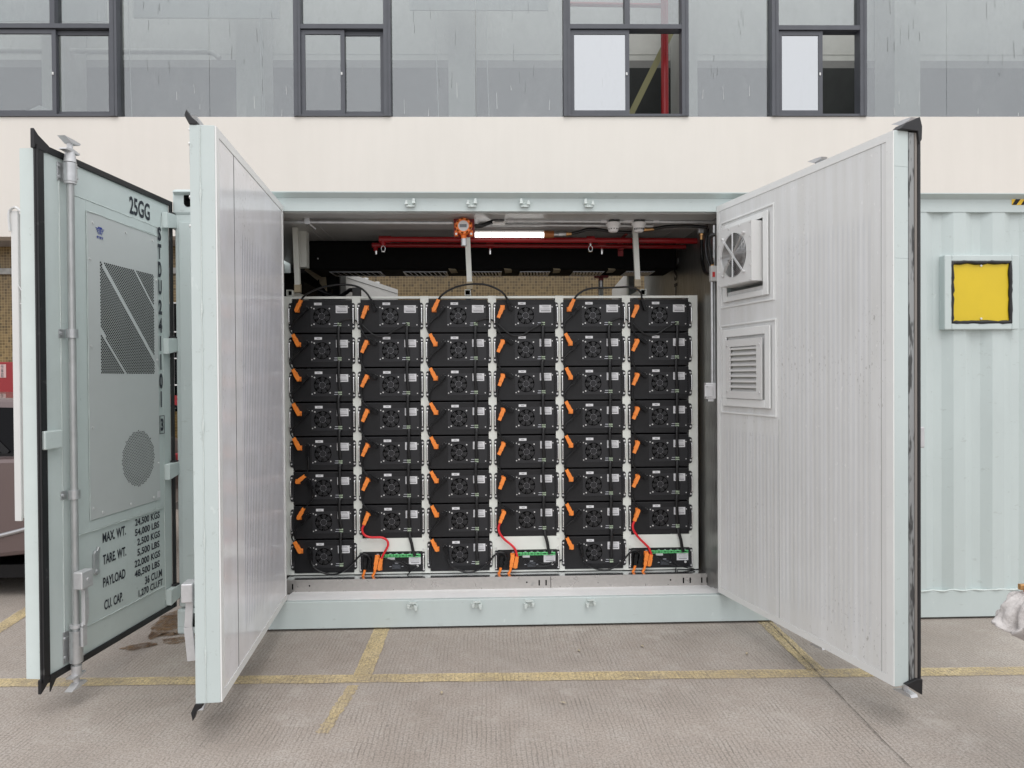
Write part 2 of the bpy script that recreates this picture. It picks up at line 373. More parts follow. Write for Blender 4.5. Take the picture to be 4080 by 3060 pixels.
def empty(name, loc=(0, 0, 0), rz=0., label=None, cat=None, group=None):
    o = bpy.data.objects.new(name, None); COL.objects.link(o); o.location = loc; o.rotation_euler = (0, 0, rz); o.empty_display_size = .1
    return tag(o, label, cat, group)
def dup(root, loc=None, label=None, group=None, rz=None):
    c = root.copy(); COL.objects.link(c)
    if loc is not None: c.location = loc
    if rz is not None: c.rotation_euler = (0, 0, rz)
    if label: c['label'] = label
    if group: c['group'] = group
    def rec(src, dst):
        for ch in list(src.children):
            k = ch.copy(); COL.objects.link(k); k.parent = dst; rec(ch, k)
    rec(root, c); return c
_fontcache = {}
def text_mesh(body, bold=False):
    cu = bpy.data.curves.new('t', 'FONT'); cu.body = body; cu.size = 1; cu.resolution_u = 3
    cu.offset = .042 if bold else .024
    o = bpy.data.objects.new('t', cu); COL.objects.link(o)
    dg = bpy.context.evaluated_depsgraph_get(); me = bpy.data.meshes.new_from_object(o.evaluated_get(dg))
    vs = [v.co.copy() for v in me.vertices]; fs = [tuple(p.vertices) for p in me.polygons]
    bpy.data.objects.remove(o); bpy.data.curves.remove(cu); bpy.data.meshes.remove(me)
    return vs, fs
def put_text(mb, body, x0, x1, z0, z1, y, bold=False, t=.0012, M4=None):
    """writing fitted to a box in the xz plane at y (reads from -y)"""
    vs, fs = text_mesh(body, bold)
    if not vs: return
    a, b = min(v.x for v in vs), max(v.x for v in vs); c, d = min(v.y for v in vs), max(v.y for v in vs)
    out = [Vector((x0 + (v.x - a) / (b - a) * (x1 - x0), y, z0 + (v.y - c) / (d - c) * (z1 - z0))) for v in vs]
    if M4: out = [M4 @ p for p in out]
    mb.add(out, fs)

# ================================================================= GROUND
g = M(); g.quad((-60, -40, 0), (60, -40, 0), (60, 60, 0), (-60, 60, 0)); tag(g.build('ground', CONC), kind='structure')
def strip(p, q, w, z=.004, seg=40, jit=.004):
    b = M(); p, q = Vector((*p, z)), Vector((*q, z)); d = (q - p).normalized(); n = Vector((-d.y, d.x, 0)); vs = []
    for i in range(seg + 1):
        c = p + (q - p) * i / seg
        vs += [c + n * (w / 2 + rnd.uniform(-jit, jit)), c - n * (w / 2 + rnd.uniform(-jit, jit))]
    b.add(vs, [(2 * i, 2 * i + 1, 2 * i + 3, 2 * i + 2) for i in range(seg)]); return b
tag(strip((-9, -.60), (9, -1.0), .11, seg=160).build('parking_line', YLINE), kind='structure')
tag(strip((-.712, -.735), (-.71, .3), .105).build('parking_line', YLINE), kind='structure')
tag(strip((-.79, -1.40), (-.735, -.87), .062, seg=40, jit=.008).build('parking_line', YLINE2), kind='structure')
tag(strip((1.862, -.80), (1.885, .3), .10).build('parking_line', YLINE), kind='structure')
tag(strip((-3.36, .6), (-3.20, -.65), .11).build('parking_line', YLINE), kind='structure')
tag(strip((-3.36, .6), (-3.9, 3.5), .11).build('parking_line', YLINE), kind='structure')
tag(strip((1.915, .2), (1.80, -1.6), .0045, z=.008, seg=90, jit=.0022).build('ground_joint', CRACK), kind='structure')
tag(strip((1.80, -1.6), (1.70, -4.8), .004, z=.008, seg=60, jit=.0016).build('ground_joint', CRACK), kind='structure')
def blob(cx, cy, rx, ry, seed, rot=0):
    b = M(); n = 60; vs = [(cx, cy, .005)]
    for i in range(n):
        a = 2 * PI * i / n; r = 1 + .38 * noise.noise(Vector((math.cos(a) * 1.7, math.sin(a) * 1.7, seed))) + .10 * noise.noise(Vector((math.cos(a) * 7, math.sin(a) * 7, seed)))
        x, y = rx * r * math.cos(a), ry * r * math.sin(a)
        vs.append((cx + x * math.cos(rot) - y * math.sin(rot), cy + x * math.sin(rot) + y * math.cos(rot), .005))
    b.add(vs, [(0, 1 + i, 1 + (i + 1) % n) for i in range(n)]); return b
for i, a in enumerate(((-2.13, .30, .16, .34), (-2.10, -.02, .06, .035), (-2.0, -.13, .09, .06), (-2.19, -.225, .11, .05))):
    tag(blob(*a, i * 3.3, .4 if i == 3 else 0).build('wet_stain', STAIN), kind='structure')
lf = M()
for i, (x, y) in enumerate(((-1.62, -.62), (.55, -.45), (.95, -.40), (1.55, -.55), (.38, -1.15), (-.25, -1.0))):
    a = rnd.uniform(0, 3); L = .02
    lt = M(); lt.add([(x - L * math.cos(a), y - L * math.sin(a), .009), (x + .008 * math.sin(a), y - .008 * math.cos(a), .012), (x + L * math.cos(a), y + L * math.sin(a), .010), (x - .008 * math.sin(a), y + .008 * math.cos(a), .013)], [(0, 1, 2, 3)])
    o = lt.build('litter_scrap', WHT if i == 0 else TAPE)
    tag(o, ['pale paper scrap lying on the concrete left of the open left side door', 'tiny dry leaf scrap on concrete in front of the container, left of the others', 'small dry leaf scrap on the concrete below the fourth lower keeper', 'dry leaf scrap on the concrete close to the right open door', 'small dark scrap on the concrete nearest the camera, right of centre', 'small dark scrap on the concrete in front of the yellow line, left of centre'][i], 'scrap')

# ================================================================= OFFICE BUILDING
BL = empty('office_building', (0, 4.18, 0), R(-1), 'cream rendered office building with grey framed upper windows and tiled ground floor', 'building')
b = M(); b.box(-14, 14, 0, .25, 3.441, 4.907); b.build('facade_band', BEIGE, BL)
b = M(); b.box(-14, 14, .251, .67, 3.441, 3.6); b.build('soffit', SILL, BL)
b = M(); b.box(-14, -5.72, .67, .9, 0, 3.55); b.box(-5.72, 14, .67, .9, 1.25, 3.55); b.build('tiled_wall', TILE, BL)
b = M(); b.box(-5.72, 14, .66, .9, .08, 1.249); b.build('lower_wall', TILE, BL)
b = M(); b.box(-14, 14, .60, .669, 3.07, 3.145); b.build('stone_ledge', STONE, BL)
b = M(); b.box(-14, 14, .35, .659, .0, .14); b.box(-14, 14, .5, .659, .14, .40); b.build('plinth', Mat('plinth_stone', (.16, .15, .14), .9).vary(.4, 9).m, BL)
b = M(); b.box(-6.27, -5.9, .655, .669, 1.7, 2.05); b.build('stone_patch', STONE, BL)
wb = M(); wb.box(-4.75, -3.6, .655, .668, 1.25, 2.68); o = wb.build('barred_window', CARG, BL)
b = M()
for x in (-4.7, -4.56, -4.42, -4.28, -4.14, -4.0, -3.86, -3.72): b.box(x - .008, x + .008, .60, .616, 1.25, 2.70)
for z in (1.3, 1.6, 1.95, 2.3, 2.68): b.box(-4.75, -3.6, .596, .604, z - .008, z + .008)
b.build('window_bars', WHT, o)
# rear of the ground floor seen past the open rear door: grey pilasters and a dark gate
b = M()
for x0, x1 in ((-2.62, -2.46), (-2.30, -2.22), (-2.08, -2.02)): b.box(x0, x1, .50, .66, .4, 3.3)
b.build('pilaster', Mat('grey_pilaster', (.16, .155, .15), .7).m, BL)
b = M(); b.box(-2.0, -1.8, .58, .66, .4, 3.3); b.build('dark_gate', Mat('gate_paint', (.05, .06, .055), .6).m, BL)
# upper floor room seen through the glass
b = M(); b.box(-14, 14, 1.3, 1.5, 6.17, 8.2); b.box(-14, 14, 1.295, 1.30, 6.255, 6.27); b.build('room_wall', ROOMW, BL)
b = M(); b.box(-14, 14, 1.29, 1.5, 6.06, 6.169); b.build('room_band', ROOMM, BL)
b = M(); b.box(-14, 14, 1.28, 1.5, 4.3, 6.059); b.build('room_dado', ROOMD, BL)
b = M(); b.box(-14, 14, .25, 1.5, 4.2, 4.3); b.build('room_floor', ROOMM, BL)
for x0, x1 in ((-.50, -.14), (-3.33, -3.0), (2.62, 2.86), (5.55, 5.9), (-5.9, -5.6)):
    b = M(); b.box(x0, x1, .75, 1.27, 4.3, 7.8); b.build('room_column', ROOMW, BL)
b = M(); b.tube([(-8, .9, 6.13), (-4.2, .9, 6.11), (-3.75, .9, 6.10), (-3.6, .9, 6.02)], .035, 10); b.build('room_pipe', ROOMW, BL)
b = M(); b.cyl((2.37, .55, 4.3), (2.37, .55, 7.6), .05); b.cyl((1.1, .62, 6.62), (2.4, .62, 6.60), .03); b.build('red_standpipe', REDP, BL)
b = M(); b.bar((1.75, .75, 4.8), (2.5, .75, 6.3), .08, .05); b.build('timber_prop', WOOD, BL)
b = M(); b.box(-4.46, -2.62, .30, .32, 6.27, 6.9); b.box(-.95, .82, .30, .32, 6.375, 6.9); b.box(-6.5, -4.8, .30, .32, 6.22, 6.9); b.build('white_board', WHT, BL)  # plain white boards behind the pane tops
b = M(); b.prism([(-6.6, 4.95), (-5.15, 4.95), (-5.3, 5.02), (-5.75, 5.22), (-6.1, 5.05), (-6.6, 5.12)], .45, .6, 'y'); b.build('white_sheet', WHT, BL)
b = M(); b.tube([(1.85, .5, 4.95), (2.0, .5, 5.0), (2.16, .5, 4.98), (2.12, .5, 4.9)], .012, 6); b.build('chair_arm', BPL, BL)
# frames and panes
def pane(x0, x1, z0, z1, y=.06, mat=None, name='pane', par=None):
    b = M(); b.box(x0, x1, y, y + .006, z0, z1); return b.build(name, mat or GLASS, par or BL)
def window(x0, x1, mid, tmid=False, tz=5.985, open_right=False, wide=.085):
    z0, z1 = 4.91, 7.0
    b = M(); b.box(x0, x0 + wide, -.03, .12, z0, z1); b.box(x1 - wide, x1, -.03, .12, z0, z1)
    b.box(x0 + wide * .55, x0 + wide * .62, -.036, -.03, z0, z1); b.box(x1 - wide * .45, x1 - wide * .38, -.036, -.03, z0, z1)
    b.box(x0 + wide, x1 - wide, -.025, .12, tz, tz + .055); b.box(x0 + wide, x1 - wide, -.02, .12, z0, z0 + .028)
    if tmid: b.box(mid - .03, mid + .03, -.025, .12, tz + .055, z1)
    f = b.build('window', FRAME, BL)
    pane(x0 + wide, x1 - wide, tz + .055, z1, .05, GLASS, 'pane', f)
    def sash(a, c, y, gm, name='sash'):
        s_ = M(); s_.frame(a, c, z0 + .028, tz - .008, .05, y, y + .03); q = s_.build(name, FRAME, f)
        g_ = M(); g_.box(a + .05, c - .05, y + .012, y + .018, z0 + .078, tz - .058); g_.build('sash_glass', gm, f)
    sash(x0 + wide, mid + .025, .0, GLASS2 if open_right else GLASS)
    if not open_right: sash(mid - .025, x1 - wide, .04, GLASS)
    else:
        sash(x0 + wide + .03, mid + .015, .04, GLASS2)
    h = M(); h.box(mid - .02, mid + .0, -.012, .0, 5.42, 5.455, .004); h.build('window_latch', WHT, f)
    return f
window(-6.9, -4.506, -5.285, True); window(-2.351, -1.161, -1.755); window(.979, 2.536, 1.776, True, 5.99, True); window(3.578, 4.77, 4.20, False, 5.98, True)
window(7.3, 8.9, 8.1); window(-10.5, -9.1, -9.8)
for x0, x1 in ((-4.502, -3.415), (-3.411, -2.355), (-1.157, -.114), (-.110, .975), (2.540, 3.574), (4.774, 5.826), (5.830, 7.296), (-9.1, -6.904)):
    pn = pane(x0, x1, 4.908, 7.0)
    for light in (0, 1):
        b = M()
        for _ in range(3 if light else 9):
            dx = x0 + .06 + (x1 - x0 - .12) * (.2 + .6 * rnd.random() if not light else rnd.random()); dz = rnd.uniform(5.2, 6.5) if not light else rnd.uniform(4.93, 5.3); hh = rnd.uniform(.04, .22); w_ = rnd.uniform(.002, .004) if light else rnd.uniform(.003, .007)
            sl = rnd.uniform(-.01, .01)
            b.add([(dx, .0585, dz), (dx + w_, .0585, dz), (dx + w_ * .7 + sl, .0585, dz + hh), (dx + sl, .0585, dz + hh)], [(0, 1, 2, 3)])
        b.build('drip_marks', WHT if light else DRIP, pn)
for n_, (x, z) in enumerate(((-1.37, 3.16),)):
    pass
b = M()
for x in (-2.83, -2.81, -.62, .02, -4.47): b.tube([(x, .20, 7.0), (x + .005, .2, 5.9), (x + .03, .2, 4.95)], .004, 5)
b.build('hanging_wire', WHT, BL)

# red cabinet and white box on the wall at far left
rc = empty('red_cabinet', (-6.28, 4.78, 1.35), R(-1), 'red wall cabinet with a pasted phone number sticker behind the parked car', 'cabinet')
b = M(); b.box(-.05, .55, -.14, -.0, 0, .56, .01); b.build('cabinet_body', REDS, rc)
b = M(); b.box(-.28, -.06, -.15, .0, 0, .55, .008); b.build('white_door', WHT, rc)
b = M(); b.box(.06, .14, -.143, -.141, .36, .53); st = b.build('sticker', Mat('pink_sticker', (.6, .42, .40), .6).m, rc)
b = M(); put_text(b, '137 1000 5223', -.08, .08, -.012, .018, 0, True, M4=Matrix.Translation((.09, -.1445, .445)) @ Matrix.Rotation(R(90), 4, 'Y')); b.build('sticker_print', INK, st)
fr = empty('red_awning', (-4.05, 4.5, 1.40), 0, 'red slanted awning blade seen between the end door and the corner post', 'awning')
b = M(); b.prism([(-.2, .12), (.35, -.02), (.35, -.07), (-.2, .05)], -.3, .2, 'y'); b.build('awning_sheet', REDS, fr)
b = M(); b.prism([(-.2, .04), (.35, -.075), (.35, -.10), (-.2, -.02)], -.28, .2, 'y'); b.build('awning_frame', BPL, fr)

# ================================================================= SHIPPING CONTAINER
CT = empty('shipping_container', (0, 0, 0), 0, 'pale mint steel shipping container with open side doors and battery racks inside', 'container')
XL, XR, YB, ZT = -2.03, 4.03, 2.44, 2.87
b = M(); b.box(XL, 4.03, 0, .09, 2.782, 2.868)
b.prism([(-.048, 2.899), (-.048, 2.893), (-.001, 2.8685), (.09, 2.8685), (.09, 2.899)], -2.03, 4.03, 'x'); b.build('top_rail', MINT, CT)
b = M(); b.box(-1.93, 4.03, 0, .04, .014, .195, .004); b.build('bottom_rail', MINT, CT)
b = M(); b.prism([(.0405, .1955), (.0405, .10), (.395, .10), (.395, .146), (.25, .160), (.25, .172), (.16, .180), (.16, .190)], -1.40, 1.60, 'x'); b.build('door_sill', Mat('white_sill', (.90, .90, .90), .4).vary(.08, 9).m, CT)
# corner post with castings
b = M(); b.box(-2.032, -1.925, -.012, .13, .18, 2.76, .006); b.box(-2.0, -1.925, -.03, -.013, .25, 2.7, .003); cp = b.build('corner_post', MINT, CT)
for z in (2.755, .0):
    bb = M(); bb.box(-2.045, -1.87, -.02, .155, z, z + .165, .014); c_ = bb.build('corner_casting', MINT, cp)
    hh = M(); hh.cyl((-1.942, -.0225, z + .075), (-1.942, -.0205, z + .075), .027, seg=20); hh.cyl((-1.942, -.0225, z + .115), (-1.942, -.0205, z + .115), .027, seg=20); hh.box(-1.969, -1.915, -.0222, -.0207, z + .075, z + .115); hh.build('casting_slot', DARK, cp)
b = M(); b.box(3.93, 4.03, 0, .13, 0, 2.87, .006); b.build('corner_post', MINT, CT)
b = M(); b.box(XL, XL + .13, YB - .15, YB, 0, 2.87, .006); b.build('corner_post', MINT, CT)
b = M(); b.box(-1.925, -1.42, .01, .09, .196, 2.781); b.build('side_panel', MINT, CT)
# corrugated side wall to the right
b = M(); pr = []
x = 1.60; 
base = 3.187 - .272 * 6
while base < 3.9:
    pr += [(base, .004), (base + .083, .004), (base + .148, .034), (base + .207, .034)]; base += .272
pr = [p for p in pr if 1.6 < p[0] < 3.93]; pr = [(1.60, .02)] + pr + [(3.93, .02)]
n = len(pr)
vs = [(p[0], p[1], .194) for p in pr] + [(p[0], p[1], 2.783) for p in pr]
b.add(vs, [(i, i + 1, n + i + 1, n + i) for i in range(n - 1)]); b.box(1.60, 3.93, .07, .085, .194, 2.783); b.build('corrugated_wall', MINT, CT)
b = M(); b.tube([(x_ / 50, .0 + .006 * math.sin(x_), .198 + .003 * math.sin(x_ * .8)) for x_ in range(96, 196, 2)], .006, 6, n=2); b.build('weld_seam', WELD, CT)
b = M(); b.box(XL + .13, 3.93, .09, YB, 2.86, 2.90); b.build('roof', MINT, CT)
b = M(); b.box(-1.9, 1.6, .09, YB - .02, 2.79, 2.80); b.box(-1.9, 1.6, .04, .40, 2.776, 2.7899)
for x_ in (-1.31, -1.22, 1.3, 1.42): b.box(x_, x_ + .004, .42, 1.6, 2.785, 2.79)
b.build('inner_ceiling', CEIL, CT)
b = M(); b.box(-1.9, 1.6, .396, YB, .06, .12); b.build('floor', GBOX, CT)
b = M(); b.box(1.60, 1.64, .10, 2.44, .10, 2.79); pw = b.build('partition_wall', ALU, CT)
b = M()
put_text(b, 'S', 0, .11, 2.48, 2.60, 0, True, M4=Matrix.Translation((1.5985, 1.28, 0)) @ Matrix.Rotation(R(-90), 4, 'Z'))
put_text(b, 'T', 0, .11, 2.33, 2.46, 0, True, M4=Matrix.Translation((1.5985, 1.28, 0)) @ Matrix.Rotation(R(-90), 4, 'Z')); b.build('wall_lettering', INKD, pw)
b = M(); b.box(1.597, 1.5995, 1.14, 1.32, 2.61, 2.66); b.build('tape_strip', WHT, pw)
b = M(); b.box(3.90, 3.93, .1, 2.44, .1, 2.86); b.box(1.64, 3.9, 2.40, 2.44, .1, 2.86); b.build('rear_wall', MINT, CT)
b = M(); b.box(-2.02, -1.96, .13, 2.3, .1, 2.79); b.build('end_wall', CEIL, CT)
b = M(); b.box(-1.95, -1.45, 2.38, 2.44, .1, 2.79); b.build('rear_panel', BPL, CT)
b = M(); b.box(-1.45, 1.6, 2.35, 2.44, 2.70, 2.79); b.box(-1.45, 1.6, 2.35, 2.44, .0, .12); b.box(1.42, 1.5, 2.35, 2.44, .12, 2.70); b.build('rear_frame', MINT, CT)
# keepers on the two rails
def keeper(x, z, flip, low):
    b = M(); b.prism([(-.028, -.022), (.028, -.022), (.036, .0), (.030, .022), (-.030, .022), (-.036, .0)], -.004, .0, 'y')
    s_ = -1 if flip else 1
    b.prism([(s_ * .012, -.006), (s_ * .034, -.006), (s_ * .030, .026), (s_ * .018, .026)], -.036, -.004, 'y')
    b.prism([(-s_ * .014, -.012), (-s_ * .036, -.012), (-s_ * .030, .014), (-s_ * .022, .016)], -.030, -.004, 'y')
    b.box(-.026, .026, -.024, -.004, -.026, -.016)
    if low: b.v = [(v[0], v[1], -v[2]) for v in b.v]
    o = b.build('lock_keeper', WELD, CT); o.location = (x, -.0005, z); return o
for i, x in enumerate((-.497, -.091, .26, .688)): keeper(x, 2.833, i > 1, False)
for i, x in enumerate((-.503, -.076, .273, .687)): keeper(x, .160, i > 1, True)
# yellow vent plate in a welded frame
b = M(); b.prism([(3.107, 2.486), (3.625, 2.486), (3.625, 1.980), (3.107, 1.980), (3.107, 2.0), (3.165, 2.03), (3.585, 2.03), (3.585, 2.445), (3.165, 2.445), (3.165, 2.03), (3.107, 2.0)], -.05, .03, 'y')
b = M(); b.frame(3.107, 3.625, 1.980, 2.486, .050, -.024, .04, .042); vf = b.build('hatch_frame', MINT, CT, .006)
b = M(); b.box(3.158, 3.574, -.012, -.004, 2.023, 2.443); yp = b.build('yellow_plate', YEL, vf)
b = M(); pts = []
for i in range(60):
    t = i / 60 * 4; s_ = int(t); f = t - s_; c4 = [(3.164, 2.029), (3.568, 2.029), (3.568, 2.437), (3.164, 2.437)]
    p, q = c4[s_], c4[(s_ + 1) % 4]; pts.append((p[0] + (q[0] - p[0]) * f + rnd.uniform(-.003, .003), -.016, p[1] + (q[1] - p[1]) * f + rnd.uniform(-.003, .003)))
b.tube(pts, [.012 + rnd.uniform(-.003, .004) for _ in pts], 6, cat=False, closed=True); b.build('black_sealant', RUB, vf)
b = M(); b.disc((3.366, 2.415), .007, -.018, -.012); b.disc((3.366, 2.055), .007, -.018, -.012); b.build('screw', SCREW, vf)
b = M(); b.box(3.590, 3.92, -.0016, -.0002, 2.83, 2.874); hz = b.build('hazard_tape', YTAPE, CT)
b = M()
for k in range(6):
    x = 3.592 + k * .062; b.prism([(x, 2.831), (x + .030, 2.831), (x + .062, 2.873), (x + .028, 2.873)], -.0026, -.0018, 'y')
b.build('tape_stripe', BPL, hz)

# ---- lock rod with cams, made in door coordinates (x along the door, y<0 outside for the end door)
def screws(spots, r, y0, y1, parent, mat=None, seg=8):
    for x, z in spots:
        b = M(); b.disc((x, z), r, y0, y1, seg); b.build('screw', mat or SCREW, parent)
def cam_end(b, x, y, z, up):
    s = 1 if up else -1
    b.cyl((x, y, z), (x, y, z + s * .05), .026, .022); b.cyl((x, y, z + s * .05), (x, y, z + s * .095), .014)
    b.prism([(x - .055, z + s * .048), (x + .045, z + s * .042), (x + .05, z + s * .052), (x, z + s * .062), (x - .05, z + s * .056)], y - .02, y + .02, 'y')
    b.prism([(x - .065, z + s * .112), (x - .01, z + s * .088), (x + .05, z + s * .094), (x + .058, z + s * .106), (x + .01, z + s * .110)], y - .02, y + .02, 'y')
def lock_rod(door, x, yf, z0, z1, side, name='lock_rod', handle=True, handle_x=.075, kz=.70, brackets=(1.915, 1.09)):
    """yf = outer face; side -1 means the outside lies towards -y"""
    yr = yf + side * .042
    b = M(); b.cyl((x, yr, z0), (x, yr, z1), .018, seg=18)
    for z in (z0 + .17, z1 - .10): pass
    rod = b.build(name, ROD, door)
    b = M(); cam_end(b, x, yr, z1 - .005, True); b.cyl((x, yr, z1 - .01), (x, yr, z1 + .03), .029, .025, seg=18); b.build('cam', CAST, rod)
    b = M(); cam_end(b, x, yr, z0 + .005, False); b.build('cam', CAST, rod)
    for z in (z1 - .12, z0 + .20, z0 + .02):
        b = M(); b.cyl((x, yr, z), (x, yr, z + .016), .029, seg=18); b.build('rod_collar', CAST, rod)
    for (z, h) in ((z1 - .062, .094), (z0 + .105, .16)):
        b = M(); b.box(x - .042, x + .0, min(yf + side * .004, yf), max(yf + side * .004, yf), z - h / 2, z + h / 2, .002); b.cyl((x, yr, z - h / 2), (x, yr, z + h / 2), .032, seg=20)
        for dz in (-.3, .3):
            b.cyl((x - .034, yf + side * .012, z + dz * h), (x - .034, yf, z + dz * h), .008, seg=6, smooth=False)
            b.cyl((x + .014, yr + side * .029, z + dz * h), (x + .014, yr + side * .033, z + dz * h), .006, seg=8)
        b.build('rod_bracket', SILV, rod)
    for z in brackets:
        b = M(); b.box(x - .045, x, min(yf + side * .004, yf), max(yf + side * .004, yf), z - .022, z + .022, .002); b.cyl((x, yr, z - .022), (x, yr, z + .022), .028, seg=20)
        b.cyl((x - .036, yf + side * .014, z), (x - .036, yf, z), .009, seg=6, smooth=False); b.build('rod_clamp', SILV, rod)
    if handle:
        b = M(); yh = yf + side * .085
        b.box(x - .045, x + .045, min(yh - .025, yh + .025), max(yh - .025, yh + .025), kz - .09, kz, .006)
        hx = x + .005
        path = [(hx, kz - .09), (hx + .012, kz - .15), (hx + .012, kz - .235), (hx - .006, kz - .29), (hx - .006, kz - .39)]
        for p, q in zip(path[:-1], path[1:]): b.bar((p[0], yh, p[1]), (q[0], yh, q[1]), .034, .014)
        b.bar((hx - .012, yh + side * .004, kz - .10), (hx - .012, yh + side * .004, kz - .28), .006, .02)
        b.cyl((x, yh + side * .03, kz - .045), (x, yh, kz - .045), .009, seg=10)
        b.build('door_handle', CAST, rod, .0015)
    return rod
def gasket(door, x0, x1, z0, z1, y0, y1, w, name='gasket', wl=None):
    b = M(); wl = wl or w
    b.box(x0, x0 + wl, y0, y1, z0, z1); b.box(x1 - w, x1, y0, y1, z0, z1)
    b.box(x0 + wl, x1 - w, y0, y1, z1 - w, z1); b.box(x0 + wl, x1 - w, y0, y1, z0, z0 + w)
    return b.build(name, RUB, door, .004)

# ---- END DOOR (opened right round, outer face towards the camera side)
ED = M(); ED.box(-1.205, -.018, .0, .085, .213, 2.808)
ED = ED.build('end_door', MINTD, CT); ED.location = (-2.06, -.02, 0)
ED.rotation_euler = (0, 0, math.atan2(.99479, .10193))
gk = gasket(ED, -1.228, .014, .183, 2.838, -.012, -.0005, .034, wl=.062)
b = M(); b.prism([(-1.236, 2.80), (-1.236, 2.895), (-1.205, 2.87), (-1.13, 2.838), (-1.15, 2.80)], -.014, .006, 'y'); b.build('gasket_corner', RUB, ED, .003)
b = M(); b.prism([(-1.236, .22), (-1.236, .150), (-1.215, .165), (-1.17, .20), (-1.18, .22)], -.014, .004, 'y'); b.build('gasket_corner', RUB, ED, .003)
b = M(); b.prism([(-1.17, .22), (-1.175, .135), (-1.13, .19), (-1.12, .22)], -.016, -.008, 'y')
b.build('gasket_corner', RUB, ED, .003)
b = M(); b.box(-1.224, -1.220, -.022, -.0125, .2, 2.82); b.build('gasket_lip', RUB, ED)
# raised frame: welded rectangular ring with recess, grey service panel
b = M(); b.frame(-.936, -.113, .862, 2.64, .088, -.006, 0, .055); b.build('panel_frame', MINTD, ED, .003)
gp = M(); # service panel with real perforations
X0, X1, Z0, Z1 = -.846, -.170, .920, 2.582
gx0, gx1, gz0, gz1 = -.745, -.203, 1.712, 2.330
cc, cr = (-.395, 1.205), .166
yp_ = -.010
def perf(b, x0, x1, z0, z1, px, pz, inside, hx, hz, solid=None, shape=4):
    nx, nz = int(round((x1 - x0) / px)), int(round((z1 - z0) / pz)); px = (x1 - x0) / nx; pz = (z1 - z0) / nz
    for j in range(nz):
        for i in range(-1, nx):
            xa = x0 + (i + (.5 if j % 2 else 1)) * px; xb = xa + px
            if i == -1 and j % 2 == 0: continue
            if i == nx - 1 and j % 2 == 0: continue
            xa_, xb_ = max(xa, x0), min(xb, x1); 
            if j % 2 == 0: xa_, xb_ = x0 + (i) * px, x0 + (i + 1) * px
            za, zb = z0 + j * pz, z0 + (j + 1) * pz; cx, cz = (xa_ + xb_) / 2, (za + zb) / 2
            full = (xb_ - xa_) > px * .9
            if j % 2 == 0 and i < 0: continue
            if not full or not inside(cx, cz) or (solid and solid(cx, cz)):
                b.add([(xa_, yp_, za), (xb_, yp_, za), (xb_, yp_, zb), (xa_, yp_, zb)], [(0, 1, 2, 3)])
            else:
                vs = [(xa_, yp_, za), (xb_, yp_, za), (xb_, yp_, zb), (xa_, yp_, zb), (cx, yp_, cz - hz), (cx + hx, yp_, cz), (cx, yp_, cz + hz), (cx - hx, yp_, cz)]
                b.add(vs, [(0, 1, 5, 4), (1, 2, 6, 5), (2, 3, 7, 6), (3, 0, 4, 7)])
    # even rows miss their last cell: close it
    for j in range(0, nz, 2):
        za, zb = z0 + j * pz, z0 + (j + 1) * pz; xa_ = x0 + (nx - 1) * px
        b.add([(xa_, yp_, za), (x1, yp_, za), (x1, yp_, zb), (xa_, yp_, zb)], [(0, 1, 2, 3)])
def diag(x, z):
    # three solid diagonal ribs, running down to the right
    for (xa, za, xb, zb) in ((-.729, 2.332, -.203, 1.788), (-.416, 2.329, -.202, 2.116), (-.745, 1.953, -.514, 1.712)):
        d = abs((x - xa) * (zb - za) - (z - za) * (xb - xa)) / math.hypot(xb - xa, zb - za)
        if d < .0095: return True
    return False
perf(gp, gx0, gx1, gz0, gz1, .0182, .0092, lambda x, z: True, .0072, .0080, diag)
ci0, ci1, cj0, cj1 = cc[0] - .18, cc[0] + .18, cc[1] - .18, cc[1] + .18
perf(gp, ci0, ci1, cj0, cj1, .0155, .0095, lambda x, z: (x - cc[0]) ** 2 + (z - cc[1]) ** 2 < cr ** 2, .0052, .0056)
for (a, c, e, f) in ((X0, X1, gz1, Z1), (X0, gx0, gz0, gz1), (gx1, X1, gz0, gz1), (X0, X1, cj1, gz0), (X0, ci0, cj0, cj1), (ci1, X1, cj0, cj1), (X0, X1, Z0, cj0)):
    gp.add([(a, yp_, e), (c, yp_, e), (c, yp_, f), (a, yp_, f)], [(0, 1, 2, 3)])
for (a, c, e, f) in ((X0, X1, Z0, Z0), (X0, X1, Z1, Z1), (X0, X0, Z0, Z1), (X1, X1, Z0, Z1)):
    gp.add([(a, yp_, e), (c, yp_, f), (c, -.001, f), (a, -.001, e)], [(0, 1, 2, 3)])
gpo = gp.build('service_panel', GREYP, ED)
b = M(); b.box(gx0 - .02, gx1 + .02, -.0025, -.0012, gz0 - .02, gz1 + .02); b.box(ci0, ci1, -.0025, -.0012, cj0, cj1); b.build('filter_mesh', Mat('dark_filter', (.018, .02, .018), .8).vary(.6, 14).m, ED)
screws(((-.80, 2.53), (-.50, 2.535), (-.225, 2.54), (-.825, 2.33), (-.185, 2.30), (-.825, 1.86), (-.185, 1.80), (-.82, 1.42), (-.185, 1.15), (-.82, .98), (-.74, .945), (-.48, .945), (-.24, .945)), .0075, -.015, -.010, ED)
b = M(); b.disc((-.395 + .02, 1.21), .12, -.004, -.0026); b.build('fan_motor', GBOX, ED)
